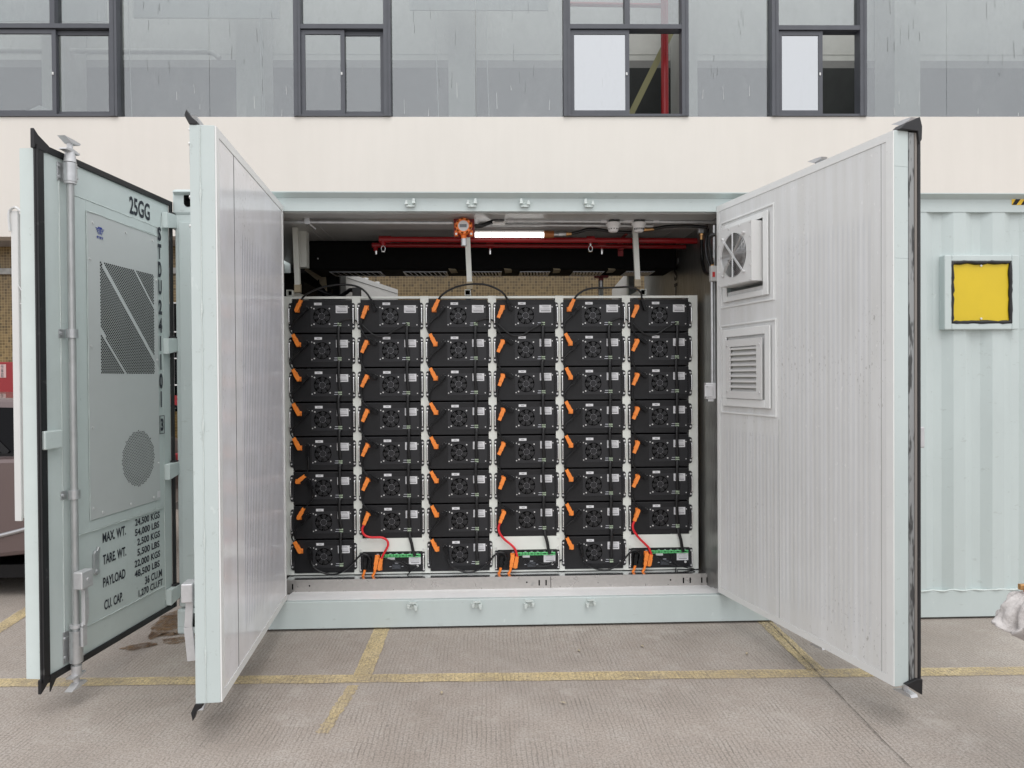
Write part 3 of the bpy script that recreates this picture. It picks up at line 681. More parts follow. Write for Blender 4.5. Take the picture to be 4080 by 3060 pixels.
# weld beads and fold lines
b = M()
for pts in ([(-.941, -.005, 2.645), (-.11, -.005, 2.637)], [(-.94, -.005, .86), (-.11, -.005, .858)], [(-1.05, -.002, 2.78), (-1.05, -.002, .24)], [(-.108, -.003, 2.72), (-.108, -.003, .26)], [(-1.05, -.003, .36), (-.11, -.003, .353)], [(-.848, -.0105, 2.585), (-.17, -.0105, 2.577)], [(-.85, -.0105, 2.585), (-.85, -.0105, .92)]):
    n_ = 26; P0, P1 = Vector(pts[0]), Vector(pts[1]); b.tube([P0.lerp(P1, i / n_) + Vector((rnd.uniform(-.001, .001), 0, rnd.uniform(-.0015, .0015))) for i in range(n_ + 1)], [rnd.uniform(.002, .0045) for _ in range(n_ + 1)], 5, cat=False)
b.build('weld_seam', WELD, ED)
# writing on the end door
b = M(); y_ = -.0075
put_text(b, '25GG', -.447, -.235, 2.660, 2.765, -.0022); b.build('type_code', INKD, ED)
b = M()
for ch, z0, z1 in (('S', 2.555, 2.640), ('T', 2.440, 2.532), ('D', 2.325, 2.420), ('U', 2.215, 2.305), ('2', 2.090, 2.180), ('4', 1.975, 2.065), ('1', 1.860, 1.950), ('1', 1.740, 1.835), ('0', 1.620, 1.715), ('1', 1.503, 1.600)):
    w_ = .013 if ch == '1' else .039; put_text(b, ch, -.148 - w_ / 2, -.148 + w_ / 2, z0 - .002, z1 + .002, -.0125, True)
put_text(b, '3', -.156, -.124, 1.350, 1.430, -.0115, True)
b.frame(-.168, -.112, 1.332, 1.448, .004, -.0122, -.0108); b.build('serial_number', INKD, ED)
b = M()
for body, x0, x1, z0 in (('MAX. WT.', -.735, -.520, .772), ('TARE. WT.', -.735, -.520, .650), ('PAYLOAD', -.735, -.530, .524), ('CU. CAP.', -.727, -.556, .396)):
    b = M(); put_text(b, body, x0, x1, z0, z0 + .055, -.0022); b.build('weight_heading', INKD, ED)
b = M()
for body, x0, x1, z0 in (('24,500 KGS', -.428, -.163, .795), ('54,000 LBS', -.430, -.170, .735), ('2,500 KGS', -.408, -.163, .674), ('5,500 LBS', -.408, -.170, .612), ('22,000 KGS', -.438, -.163, .549), ('48,500 LBS', -.438, -.170, .488), ('36 CU.M', -.333, -.145, .426), ('1,270 CU.FT', -.401, -.137, .362)):
    put_text(b, body, x0, x1, z0, z0 + .049, -.0022)
b.build('weight_figures', INKD, ED)
b = M(); put_text(b, 'T', -.758, -.722, 2.478, 2.518, -.0125, True)
for k in range(4):
    z = 2.512 - k * .009
    b.prism([(-.778 + k * .006, z), (-.752, z - .004), (-.752, z - .009), (-.774 + k * .006, z - .005)], -.0122, -.0112, 'y')
    b.prism([(-.702 - k * .006, z), (-.728, z - .004), (-.728, z - .009), (-.706 - k * .006, z - .005)], -.0122, -.0112, 'y')
put_text(b, '同飞股份', -.768, -.712, 2.452, 2.468, -.0125, True); b.build('maker_logo', INKB, ED)
b = M(); b.box(-.199, -.170, -.0118, -.0105, .935, .975); b.build('small_sticker', LBL, ED)
lock_rod(ED, -1.022, -.001, .205, 2.80, -1, handle=True, kz=.70)
b = M(); b.box(-1.208, -1.082, -.03, -.008, 1.336, 1.428, .006); b.box(-1.15, -1.082, -.02, -.001, 1.342, 1.422, .004); b.build('door_stop', MINTD, ED)
b = M(); b.prism([(-.83, .625), (-.80, .612), (-.785, .63), (-.785, .72), (-.772, .755), (-.785, .768), (-.80, .745), (-.815, .75), (-.825, .735)], -.016, -.002, 'y'); b.cyl((-.805, -.024, .635), (-.805, -.01, .635), .015, seg=6, smooth=False); b.build('handle_hook', SILV, ED, .003)
for z in (2.70, 1.895, 1.088, .281):
    b = M(); b.prism([(-.105, z - .055), (-.105, z + .045), (-.02, z + .05), (.10, z + .038), (.125, z + .038), (.125, z - .040), (.10, z - .045), (.0, z - .035)], -.040, -.004, 'y')
    b.cyl((.075, -.022, z - .048), (.075, -.022, z + .048), .022, seg=14); b.ring((.045, z), .018, .006, -.045, -.040, 18); b.build('hinge', MINTD, ED, .004)
    b = M(); b.prism([(-.045, z + .045), (.0, z + .052), (.02, z + .058), (-.03, z + .062)], -.034, -.004, 'y'); b.build('rubber_tab', RUB, ED)
b = M(); b.box(-1.03, -.25, .09, .245, .965, 2.535, .01); b.box(-1.045, -1.031, .225, .262, .955, 2.545, .003); b.box(-1.05, -1.031, .09, .16, .945, .962); ac = b.build('air_conditioner', WHT, ED)
b = M()
for k in range(10): b.cyl((-1.037, .105, 1.03 + k * .16), (-1.029, .105, 1.03 + k * .16), .006, seg=8)
b.cyl((-1.036, .165, 1.60), (-1.029, .165, 1.60), .008, seg=10); b.build('screw', GBOX, ac)
b = M(); b.tube([(-1.05, .262, 2.44), (-1.052, .265, 2.50), (-1.05, .262, 2.545), (-1.05, .23, 2.56), (-1.042, .2, 2.54), (-1.04, .14, 2.545)], .010, 6, .5); b.build('torn_film', FILM, ac)
b = M(); b.tube([(-1.05, .225, 2.17), (-1.05, .20, 2.13), (-1.045, .175, 2.08), (-1.04, .22, 2.07)], .005, 6, .5); b.build('torn_film', FILM, ac)

# ---- LEFT SIDE DOOR (inner face towards +x)
LD = M(); LD.box(-1.525, 0, .0, .108, .213, 2.818); LD = LD.build('side_door', MINT, CT, .002); LD.location = (-1.34, 0, 0)
LD.rotation_euler = (0, 0, math.atan2(.99664, -.08196))
b = M(); b.box(-1.478, -.030, -.004, -.0005, .255, 2.775); b.build('inner_panel', PAN_L, LD)
b = M()
for (a, c, e, f) in ((-1.524, -1.479, .215, 2.816), (-.029, .0, .215, 2.816)): b.box(a, c, -.007, -.0005, e, f)
b.box(-1.479, -.029, -.007, -.0005, 2.776, 2.816); b.box(-1.479, -.029, -.007, -.0005, .215, .254)
b.build('panel_trim', TRIM, LD)
b = M(); b.box(-1.2225, -1.219, -.0055, -.004, .256, 2.774); b.build('panel_seam', GBOX, LD)
gasket(LD, -1.47, .01, .22, 2.812, .109, .122, .04)
b = M(); b.prism([(.120, 2.885), (.128, 2.857), (.108, 2.8185), (.077, 2.8185), (.074, 2.832), (.10, 2.855)], -1.53, -1.49, 'x'); b.build('gasket_corner', RUB, LD, .003)
b = M(); b.prism([(.121, .135), (.128, .175), (.110, .213), (.078, .2125), (.08, .195), (.105, .18)], -1.53, -1.49, 'x'); b.build('gasket_corner', RUB, LD, .003)
b = M(); n_ = 60
b.tube([(-1.5265, .062 + rnd.uniform(-.001, .001), .215 + 2.6 * i / n_) for i in range(n_ + 1)], [.0025 + (.004 if i % 12 == 5 else 0) for i in range(n_ + 1)], 5, cat=False); b.build('weld_seam', WELD, LD)
lock_rod(LD, -1.28, .109, .21, 2.815, 1, handle=False)
lock_rod(LD, -.75, .109, .21, 2.815, 1, handle=False)
b = M(); b.box(-1.41, -1.32, .150, .205, .635, .725, .006); b.bar((-1.365, .178, .635), (-1.365, .186, .51), .035, .014, (1, 0, 0)); b.bar((-1.365, .186, .51), (-1.365, .172, .35), .04, .012, (1, 0, 0)); b.build('door_handle', CAST, LD, .002)
b = M()
for z in (2.74, 2.5, 2.37): b.disc((-1.50, z), .008, .109, .118, 8)
b.build('rivet', SCREW, LD)

# ---- RIGHT SIDE DOOR
RD = M()
for (a, c, e, f) in ((0, 1.549, .213, 2.222), (0, 1.549, 2.650, 2.818), (0, .062, 2.222, 2.650), (.536, 1.549, 2.222, 2.650)): RD.box(a, c, .0, .078, e, f)
RD = RD.build('side_door', MINT, CT, .002); RD.location = (1.56, 0, 0)
RD.rotation_euler = (0, 0, math.atan2(-.97488, .22274))
b = M() # inner panel with two openings, butted pieces
x0, x1, z0, z1 = .030, 1.503, .255, 2.775
hx0, hx1, hz0, hz1 = .062, .536, 2.222, 2.650
for (a, c, e, f) in ((x0, x1, z0, hz0), (x0, x1, hz1, z1), (x0, hx0, hz0, hz1), (hx1, x1, hz0, hz1)): b.box(a, c, -.004, -.0005, e, f)
b.build('inner_panel', PAN_R, RD)
b = M()
for (a, c) in ((1.504, 1.548), (.0, .029)): b.box(a, c, -.007, -.0005, .215, 2.816)
b.box(.029, 1.504, -.007, -.0005, 2.776, 2.816); b.box(.029, 1.504, -.007, -.0005, .215, .254); b.build('panel_trim', TRIM, RD)
b = M(); b.box(.672, .675, -.0055, -.004, .256, 1.42); b.box(1.470, 1.473, -.0055, -.004, .256, 2.774); b.build('panel_seam', Mat('seam_line', (.4, .4, .39), .6).m, RD)
gasket(RD, -.01, 1.562, .195, 2.835, .122, .138, .05)
b = M(); b.box(1.49, 1.552, .0785, .108, .225, 2.812); b.build('edge_channel', Mat('scuffed_channel', (.30, .31, .31), .5, .3).specks((.03, .03, .03, 1), .85, 24, .50, .57, (1, 1, .2)).m, RD)
b = M(); b.box(1.49, 1.556, .109, .1215, .225, 2.812); b.build('gasket_carrier', Mat('grey_carrier', (.24, .22, .20), .6).m, RD)
b = M(); b.prism([(.015, 2.819), (.05, 2.85), (.128, 2.884), (.141, 2.84), (.139, 2.78), (.124, 2.755), (.116, 2.815)], 1.50, 1.568, 'x'); b.build('gasket_corner', RUB, RD, .003)
b = M(); b.prism([(.045, .2245), (.085, .20), (.139, .165), (.141, .24), (.11, .245)], 1.53, 1.568, 'x'); b.build('gasket_corner', RUB, RD, .003)
lock_rod(RD, 1.42, .139, .21, 2.815, 1, handle=False); lock_rod(RD, .78, .139, .21, 2.815, 1, handle=False)
b = M(); b.box(1.46, 1.55, .14, .172, 1.33, 1.43, .006); b.build('door_stop', CAST, RD)
# raised surround and fan box
b = M(); b.frame(.052, .638, 2.122, 2.694, .012, -.012, -.004); b.build('surround_edge', TRIM, RD, .003)
b = M(); b.frame(.090, .590, 2.160, 2.660, .048, -.022, -.012, .034); b.build('surround', TRIM, RD, .003)
b = M(); b.box(.064, .534, .06, .075, 2.224, 2.648); b.build('duct_recess', Mat('recess_metal', (.20, .21, .20), .5).m, RD)
b = M()
# fan housing: box standing out into the room, butted pieces round the round opening
fc, fr_ = (.335, 2.432), .137
BX0, BX1, BZ0, BZ1, BY = .155, .525, 2.250, 2.612, -.088
b.frame(BX0, BX1, BZ0, BZ1, .003, BY + .001, .055)
seg = 40; vs = []; fs = []
for i in range(seg):
    a = 2 * PI * i / seg; ca, sa = math.cos(a), math.sin(a); k = min(.185 / max(abs(ca), 1e-6), .181 / max(abs(sa), 1e-6))
    vs += [(fc[0] + fr_ * ca, BY, fc[1] + fr_ * sa), (.340 + k * ca, BY, 2.431 + k * sa)]
fs = [(2 * i, 2 * ((i + 1) % seg), 2 * ((i + 1) % seg) + 1, 2 * i + 1) for i in range(seg)]
b.add(vs, fs); fb = b.build('fan_box', WHT, RD)
b = M(); b.disc(fc, .136, .0, .005, 36); b.build('fan_back', DARK, RD)
b = M(); b.disc(fc, .045, -.06, -.01, 20)
for k in range(6):
    a = k * PI / 3; p = [(fc[0] + r_ * math.cos(a + t_), y__, fc[1] + r_ * math.sin(a + t_)) for r_, t_, y__ in ((.04, 0, -.05), (.130, .1, -.055), (.130, .75, -.02), (.04, .7, -.015))]; b.add(p, [(0, 1, 2, 3)])
b.build('fan_rotor', Mat('rotor_plastic', (.028, .025, .03), .3).m, RD)
b = M()
for k in range(10):
    r_ = .024 + k * .0125; b.tube([(fc[0] + r_ * math.cos(2 * PI * i / 32), BY - .007, fc[1] + r_ * math.sin(2 * PI * i / 32)) for i in range(32)], .0013, 5, cat=False, closed=True)
for a in (R(45), R(135)):
    for o_ in (-.005, .005):
        d = Vector((math.cos(a), 0, math.sin(a))); nn = Vector((-d.z, 0, d.x)) * o_; c = Vector((fc[0], BY - .010, fc[1])); b.cyl(c - d * .165 + nn, c + d * .165 + nn, .0022, seg=6)
for a in (0, R(90)):
    for o_ in (-.004, .004):
        d = Vector((math.cos(a), 0, math.sin(a))); nn = Vector((-d.z, 0, d.x)) * o_; c = Vector((fc[0], BY - .009, fc[1])); b.cyl(c - d * .14 + nn, c + d * .14 + nn, .0018, seg=6)
b.build('fan_grille', CHROME, RD)
screws([(.163 + i * .117, z) for i in range(4) for z in (2.258, 2.604)] + [(x, 2.258 + i * .0865) for i in range(1, 4) for x in (.163, .516)], .005, BY - .005, BY - .0005, RD)
screws([(fc[0] + sx * .118, fc[1] + sz * .118) for sx in (-1, 1) for sz in (-1, 1)], .008, BY - .017, BY - .0005, RD, seg=10)
# louvre vent
b = M(); b.frame(.048, .655, 1.430, 2.012, .012, -.012, -.004); b.build('surround_edge', TRIM, RD, .003)
b = M(); b.frame(.085, .608, 1.480, 1.978, .05, -.022, -.012, .05); b.build('surround', TRIM, RD, .003)
b = M(); lx0, lx1, lz0, lz1 = .146, .538, 1.532, 1.908
b.frame(lx0, lx1, lz0, lz1, .05, -.032, -.022, .045)
for k in range(9):
    z = 1.583 + k * .0345; b.add([(lx0 + .05, -.030, z - .014), (lx1 - .05, -.030, z - .014), (lx1 - .05, -.010, z + .010), (lx0 + .05, -.010, z + .010)], [(0, 1, 2, 3)])
    b.box(lx0 + .05, lx1 - .05, -.0325, -.029, z - .017, z - .006)
b.build('louver_vent', WHT, RD)
b = M(); b.box(lx0 + .03, lx1 - .03, -.009, -.006, lz0 + .02, lz1 - .02); b.build('louver_back', Mat('louver_shade', (.50, .50, .46), .8).m, RD)
screws([(x, z) for x in (.165, .52) for z in (1.575, 1.868)], .006, -.037, -.032, RD)

# ---- REAR DOORS seen through the container
b = M(); b.box(0, 1.49, 0, .09, .22, 2.735); rd2 = b.build('rear_door', WHT, CT); rd2.location = (-1.40, 2.46, 0); rd2.rotation_euler = (0, 0, math.atan2(1.45, .34))
b = M(); b.box(.02, 1.47, -.004, -.001, 2.68, 2.684); b.build('panel_seam', GBOX, rd2)
b = M()
for x in (.78, 1.12): b.prism([(x - .06, 2.775), (x, 2.755), (x + .05, 2.785), (x + .01, 2.79)], .1, .13, 'y'); b.cyl((x, .11, 2.70), (x, .11, 2.77), .018)
b.build('cam', WHT, rd2)
b = M(); b.box(0, 1.49, 0, .09, .22, 2.735); rd3 = b.build('rear_door', TRIM, CT); rd3.location = (1.52, 2.46, 0); rd3.rotation_euler = (0, 0, math.atan2(1.45, .10))

# ================================================================= CABLE TROUGH
TR = empty('cable_trough', (0, .39, .12), 0, 'galvanised steel cable trough with slots running below the battery rack', 'cable trough')
b = M(); b.box(-1.45, .452, 0, .004, .015, .113); b.box(.456, 1.56, .001, .005, .013, .1125); b.box(1.562, 1.672, .001, .005, .013, .113); b.build('front_plate', GALV, TR)
b = M(); b.box(-1.45, 1.66, .006, .60, .108, .112); b.build('top_plate', GTOP, TR)
b = M()
for x, in ((-1.40,), (.37,), (.42,), (1.425,), (1.475,), (1.56,), (1.60,), (1.64,)): b.box(x - .005, x + .005, -.0012, .0006, .045, .085, .002)
for x in (-1.28, 1.33, .28): b.disc((x, .07), .006, -.0012, .0006, 10)
b.build('slot', DARK, TR)

# ================================================================= BATTERY RACK
RK = empty('battery_rack', (0, .5, .2), 0, 'pale grey six column steel rack holding the black battery modules', 'rack')
CX = [-1.414 + .4965 * k for k in range(6)]      # left edge of each module body
BW, BH, PZ, ZTOP = .430, .243, .251, 2.253
Y0 = .5
def rb(x0, x1, y0, y1, z0, z1): # world to rack-local box
    return x0, x1, y0 - .5, y1 - .5, z0 - .2, z1 - .2
edges = [(-1.49, -1.418)] + [(CX[k] + BW + .003, CX[k + 1] - .003) for k in range(5)] + [(CX[5] + BW + .003, 1.570)]
for (a, c) in edges:
    b = M(); b.box(*rb(a, c, .504, .545, .237, 2.277)); b.box(*rb(a, a + .003, .546, 1.05, .24, 2.27)); b.build('upright', RACK, RK, .002)
b = M()
for (a, c) in zip([e[1] for e in edges[:-1]], [e[0] for e in edges[1:]]): b.box(*rb(a, c, .506, .545, 2.258, 2.275))
b.build('top_beam', RACK, RK)
b = M()
for (a, c) in zip([e[1] for e in edges[:-1]], [e[0] for e in edges[1:]]): b.box(*rb(a, c, .508, .545, .2365, .249))
b.build('base_beam', RACK, RK)
for k in (1, 3, 5):
    b = M(); b.box(*rb(CX[k] - .024, CX[k] + BW + .024, .500, .5035, .402, .500)); bp = b.build('blank_panel', RACK, RK)
    b = M()
    for x in (CX[k] - .014, CX[k] + BW + .014):
        for z in (.42, .482): b.disc((x, z - .2), .006, -.004, .0, 10)
    b.build('screw', SCREW, bp)
b = M(); b.box(-1.45, 1.56, .56, .58, 0, .04); b.box(-1.45, 1.56, .56, .58, 2.03, 2.07)
for x in (-1.45, -.45, .55, 1.54): b.box(x, x + .03, .56, .59, 0, 2.07)
b.build('rear_frame', RACK, RK)
b = M(); b.box(*rb(-1.42, 1.50, 1.06, 1.065, .24, 2.262)); b.build('gap_shade_sheet', BLK, RK)  # added black sheet, stands for the dark in the gaps between modules
for (xa, za), (xb, zb) in (((-1.398, 2.785), (-1.384, 2.31)), ((-.138, 2.785), (-.122, 2.33)), ((1.113, 2.785), (1.132, 2.345))):
    b = M(); b.bar((xa, .05, za - .2), (xb, .05, zb - .2 + .035), .038, .03); s_ = b.build('strut', RACK, RK)
    b = M(); b.bar((xb - .0008, .0535, zb - .2 + .06), (xb, .048, zb - .2), .044, .036); b.disc((xb - .012, zb - .2 + .035), .005, .028, .05, 8); b.disc((xb + .012, zb - .2 + .035), .005, .028, .05, 8); b.build('strut_plate', TAPE, s_)
    b = M(); dx = .03 if xa > 0 else -.03
    if -1 < xa < 0: dx = -.01
    cx_ = xb + dx * 1.1 if xa > 0 else (-1.433 if xa < -1 else -.136)
    b.frame(cx_ - .021, cx_ + .021, 2.081, 2.123, .003, .0, .5); b.build('tube_stub', RACK, s_)
    b = M(); b.box(cx_ - .0175, cx_ + .0175, .05, .052, 2.0845, 2.1195); b.build('tube_hole_shade', DARK, s_)  # black plate standing for the shade inside the hollow tube

# ---- battery module (one, then copied)
def zx(p): return (p - 228) * .000516            # from the module's left edge
def zz(p): return BH - (p - 150) * .000519       # from the module's bottom edge
BM_ = empty('battery_module', (0, 0, 0), 0, 'x', 'battery module')
def L(b): # shift x so the Empty stands at the bottom centre
    b.v = [(v[0] - BW / 2, v[1], v[2]) for v in b.v]; return b
b = M(); b.box(0, BW, .004, .46, 0, BH - .004); b.box(.0, BW, 0, .0035, .0, BH - .012); L(b).build('casing', BLK, BM_, .0012)
b = M(); b.box(.002, BW - .002, -.001, .006, BH - .011, BH - .004); L(b).build('lid_lip', BLK2, BM_)
for (a, c) in ((-.024, -.0005), (BW + .0005, BW + .024)):
    b = M(); e = zz(205) ; f = zz(572)
    s_ = .006 if a < 0 else -.006
    pts = [(a + .006, f), (c, f - .004), (c, e + .004), (a + .006, e), (a, e - .010), (a, f + .010)] if a < 0 else [(c - .006, f), (a, f - .004), (a, e + .004), (c - .006, e), (c, e - .010), (c, f + .010)]
    b.prism(pts, -.002, .002, 'y'); L(b).build('mounting_ear', BLK2, BM_)
    b = M(); x = (a + c) / 2 - (.004 if a < 0 else -.004)
    b.tube([(x, -.001, zz(492)), (x, -.028, zz(486)), (x, -.032, zz(470)), (x, -.032, zz(300)), (x, -.028, zz(284)), (x, -.001, zz(278))], .0046, 8, n=3); L(b).build('handle', CHROME, BM_)
    b = M(); xs = x + (.002 if a < 0 else -.002)
    for z in (zz(243), zz(531)): b.disc((xs, z), .0068, -.0055, -.002, 12)
    L(b).build('ear_screw', SCREW, BM_)
b = M(); b.box(zx(487), zx(1042), -.002, -.0003, zz(545), zz(235)); L(b).build('fan_panel', BLK2, BM_, .0006)
fcx, fcz, fr = zx(643), zz(388), 120 * .000518
b = M(); b.disc((fcx, fcz), fr, -.0030, -.0024, 36); L(b).build('fan_opening', DARK, BM_)
b = M()
for k in range(7):
    a = k * 2 * PI / 7 + .3; p = [(fcx + r_ * math.cos(a + t_), y__, fcz + r_ * math.sin(a + t_)) for r_, t_, y__ in ((.022, 0, -.0034), (.058, .05, -.0034), (.058, .55, -.0031), (.022, .6, -.0031))]; b.add(p, [(0, 1, 2, 3)])
L(b).build('fan_blades', FAN, BM_)
b = M()
for r_ in (.0345, .0465): b.ring((fcx, fcz), r_, .0026, -.0058, -.0042, 28)
b.disc((fcx, fcz), .019, -.0065, -.0042, 20)
for k in range(8):
    a = k * PI / 4 + (.12 if k % 2 else 0); d = Vector((math.cos(a), 0, math.sin(a))); c = Vector((fcx, -.0056, fcz)); b.bar(c + d * .017, c + d * fr, .0030, .0016)
L(b).build('fan_guard', BLK2, BM_)
b = M()
for k in range(7): b.ring((fcx, fcz), .0225, .0026, -.0068, -.0052, 6, k * 2 * PI / 7, k * 2 * PI / 7 + .68)
L(b).build('fan_hub', HUB, BM_)
b = M()
for x, z in ((535, 280), (752, 280), (535, 497), (752, 497)): b.disc((zx(x), zz(z)), .0052, -.0062, -.002, 10)
for x, z in ((500, 265), (1021, 265), (500, 513), (1021, 513)): b.disc((zx(x), zz(z)), .0042, -.0045, -.002, 10)
for x, z in ((455, 267), (457, 312), (410, 270)): b.disc((zx(x), zz(z)), .0042, -.004, -.0003, 10)
L(b).build('screw', SCREW, BM_)
b = M(); b.box(zx(536), zx(643), -.0012, -.0003, zz(232), zz(197), .0004); t1 = L(b).build('number_label', LBL, BM_)
b = M()
for i in range(4): b.box(zx(570 + i * 11), zx(577 + i * 11), -.0018, -.0014, zz(219), zz(210))
L(b).build('label_print', INK, t1)
b = M(); b.box(zx(840), zx(1007), -.0034, -.0022, zz(343), zz(237)); t2 = L(b).build('rating_label', LBL, BM_)
b = M(); b.box(zx(878), zx(975), -.0041, -.0036, zz(255), zz(250)); b.box(zx(895), zx(985), -.0041, -.0036, zz(268), zz(265))
for i in range(4): b.box(zx(850), zx(990), -.0041, -.0036, zz(284 + i * 8), zz(283 + i * 8))
for i in range(11): b.box(zx(862 + i * 12), zx(870 + i * 12), -.0041, -.0036, zz(328), zz(314))
L(b).build('label_print', INK, t2)
b = M(); b.box(zx(815), zx(858), -.003, -.0022, zz(493), zz(486)); b.box(zx(808), zx(858), -.003, -.0022, zz(523), zz(516)); L(b).build('port_legend', GRILLE, BM_)
for z in (489, 519):
    b = M(); b.box(zx(866), zx(917), -.014, -.002, zz(z + 9), zz(z - 8), .001); L(b).build('signal_port', GRNL, BM_)
b = M(); b.prism([(zx(400), zz(322)), (zx(462), zz(322)), (zx(470), zz(300)), (zx(462), zz(262)), (zx(405), zz(262))], -.006, -.0004, 'y'); L(b).build('negative_socket', BPL, BM_)
b = M(); b.disc((zx(433), zz(242)), .0035, -.0015, -.0003, 8); L(b).build('indicator', GBOX, BM_)
ordn = ['topmost', 'second', 'third', 'fourth', 'fifth', 'sixth', 'seventh', 'eighth']
coln = ['leftmost column', 'second column from the left', 'third column from the left', 'fourth column from the left', 'fifth column from the left', 'rightmost column']
first = True; mods = {}
for c in range(6):
    for k in range(8 if c % 2 == 0 else 7):
        loc = (CX[c] + BW / 2, Y0, ZTOP - PZ * k - BH)
        lab = 'black battery module, ' + (ordn[k] + (' from the top' if k else '')) + ' in the ' + coln[c]
        if k == 7: lab = 'black battery module at the very bottom of the ' + coln[c]
        if first: o = BM_; o.location = loc; first = False
        else: o = dup(BM_, loc)
        o['label'] = lab; o['group'] = 'battery modules in the rack'; mods[c, k] = o

# ---- control boxes
CB = empty('control_box', (0, 0, 0), 0, 'x', 'control box')
s5 = lambda p: (p - 1228) * .000516; t5 = lambda p: .148 - (p - 712) * .000514
b = M(); b.box(0, BW, .004, .40, 0, .148); b.box(0, BW, 0, .0035, .003, .145); L(b).build('casing', BLK, CB, .0012)
for (a, c) in ((-.024, -.0005), (BW + .0005, BW + .024)):
    b = M(); b.prism([(a + .004, .0), (c - .004, .0), (c, .004), (c, .141), (c - .004, .145), (a + .004, .145), (a, .141), (a, .004)], -.002, .002, 'y'); L(b).build('mounting_ear', BLK2, CB)
    b = M(); x = (a + c) / 2 - (.003 if a < 0 else -.003); b.tube([(x, -.001, .028), (x, -.026, .032), (x, -.030, .045), (x, -.030, .105), (x, -.026, .118), (x, -.001, .122)], .0046, 8, n=3); L(b).build('handle', CHROME, CB)
    b = M()
    for z in (.016, .128): b.disc((x, z), .0068, -.0055, -.002, 12)
    L(b).build('ear_screw', SCREW, CB)
for i, (a, c) in enumerate(((1490, 1570), (1577, 1658), (1666, 1748), (1756, 1838), (1846, 1942), (1950, 2045))):
    b = M(); b.box(s5(a), s5(c), -.012, -.0005, t5(786), t5(745), .0015); g_ = L(b).build('terminal', GRN, CB)
    b = M(); b.box(s5(a + 24), s5(c - 24), -.0132, -.0125, t5(772), t5(758)); b.disc((s5(a + 11), t5(766)), .003, -.0135, -.0122, 8); b.disc((s5(c - 11), t5(766)), .003, -.0135, -.0122, 8); L(b).build('terminal_slot', DARK, g_)
b = M(); b.box(s5(1577), s5(1680), -.0012, -.0004, t5(822), t5(788)); L(b).build('number_label', LBL, CB)
b = M(); b.box(s5(1880), s5(2048), -.0012, -.0004, t5(894), t5(788)); t2 = L(b).build('rating_label', LBL, CB)
b = M(); b.box(s5(1915), s5(2010), -.0018, -.0013, t5(805), t5(801))
for i in range(9): b.box(s5(1912 + i * 13), s5(1920 + i * 13), -.0018, -.0013, t5(876), t5(862))
for i in range(4): b.box(s5(1895), s5(2030), -.0018, -.0013, t5(826 + i * 9), t5(825 + i * 9))
L(b).build('label_print', INK, t2)
b = M()
for x in (1605, 1695, 1780, 1880, 1990): b.box(s5(x), s5(x + 28), -.001, -.0004, t5(738), t5(732))
b.box(s5(1425), s5(1455), -.001, -.0004, t5(748), t5(738)); b.box(s5(1682), s5(1728), -.001, -.0004, t5(878), t5(870)); b.box(s5(1605), s5(1632), -.001, -.0004, t5(925), t5(918)); b.box(s5(1775), s5(1800), -.001, -.0004, t5(925), t5(918)); L(b).build('port_legend', GRILLE, CB)
b = M(); b.box(s5(1645), s5(1762), -.010, -.0005, t5(955), t5(890), .002); b.box(s5(1668), s5(1735), -.018, -.010, t5(942), t5(905), .002); L(b).build('breaker_switch', Mat('switch_plastic', (.05, .055, .065), .4).m, CB)
b = M(); b.cyl((s5(2003), -.012, t5(915)), (s5(2003), -.0005, t5(915)), .009, seg=6, smooth=False); L(b).build('earth_bolt', SCREW, CB)
b = M(); b.box(s5(1238), s5(1360), -.006, -.0005, t5(955), t5(765)); L(b).build('socket_plate', BPL, CB)
first = True
for c, ds in ((1, 'below the second column from the left'), (3, 'below the fourth column from the left'), (5, 'at the foot of the rightmost column')):
    loc = (CX[c] + BW / 2, Y0, .251)
    if first: o = CB; o.location = loc; first = False
    else: o = dup(CB, loc)
    o['label'] = 'black control box with green terminals ' + ds; o['group'] = 'control boxes under the modules'

# ---- plugs and cables
def plug_shape(S, T, orange):
    """angled connector: flange and head at socket S, barrel towards T"""
    S, T = Vector((S[0], Y0 - .006, S[1])), Vector((T[0], Y0 - .026, T[1]))
    b = M(); d = (T - S); Ln = d.length; d.normalize()
    w = .029 if orange else .023; H = S + Vector((0, -.018, 0))
    if orange: b.box(S.x - .017, S.x + .017, Y0 - .010, Y0 - .0006, S.z - .018, S.z + .017, .002)
    b.cyl((S.x, Y0 - .001, S.z), (S.x, Y0 - .034, S.z), w * .5, seg=12)
    m1 = H + (T - H) * .50
    up = (0, 1, 0)
    b.bar(H - (T - H) * .04, m1, w, .024, up); b.bar(m1, H + (T - H) * .58, w * 1.06, .026, up)
    b.bar(H + (T - H) * .58, T, w * .86, .020, up)
    if not orange:
        for t_ in (.30, .36, .42): b.bar(H + (T - H) * t_, H + (T - H) * (t_ + .03), w * 1.16, .028, up)
    return b
def cable(name, label, cat, group, x0, z0, ends, pts, cord=None, r=.0062, flat=1., y=-.03, loc=None):
    """ends: list of (S, T, is_orange); pts: route as (x, z[, y])"""
    o = empty(name, (x0, Y0, z0), 0, label, cat, group)
    def loc_(b): b.v = [(v[0] - x0, v[1] - Y0, v[2] - z0) for v in b.v]; return b
    for S, T, org in ends: loc_(plug_shape(S, T, org)).build('orange_plug' if org else 'black_plug', ORG if org else BPL, o, .0012)
    b = M(); b.tube([(p[0], Y0 + (p[2] if len(p) > 2 else y), p[1]) for p in pts], r, 8, flat); loc_(b).build('cord', cord or CORD, o)
    return o
GPC = 'black cords linking neighbouring modules'
def A(c, k, px, py): return (CX[c] + (px - 228) * .000516, ZTOP - PZ * k - (py - 150) * .000519)
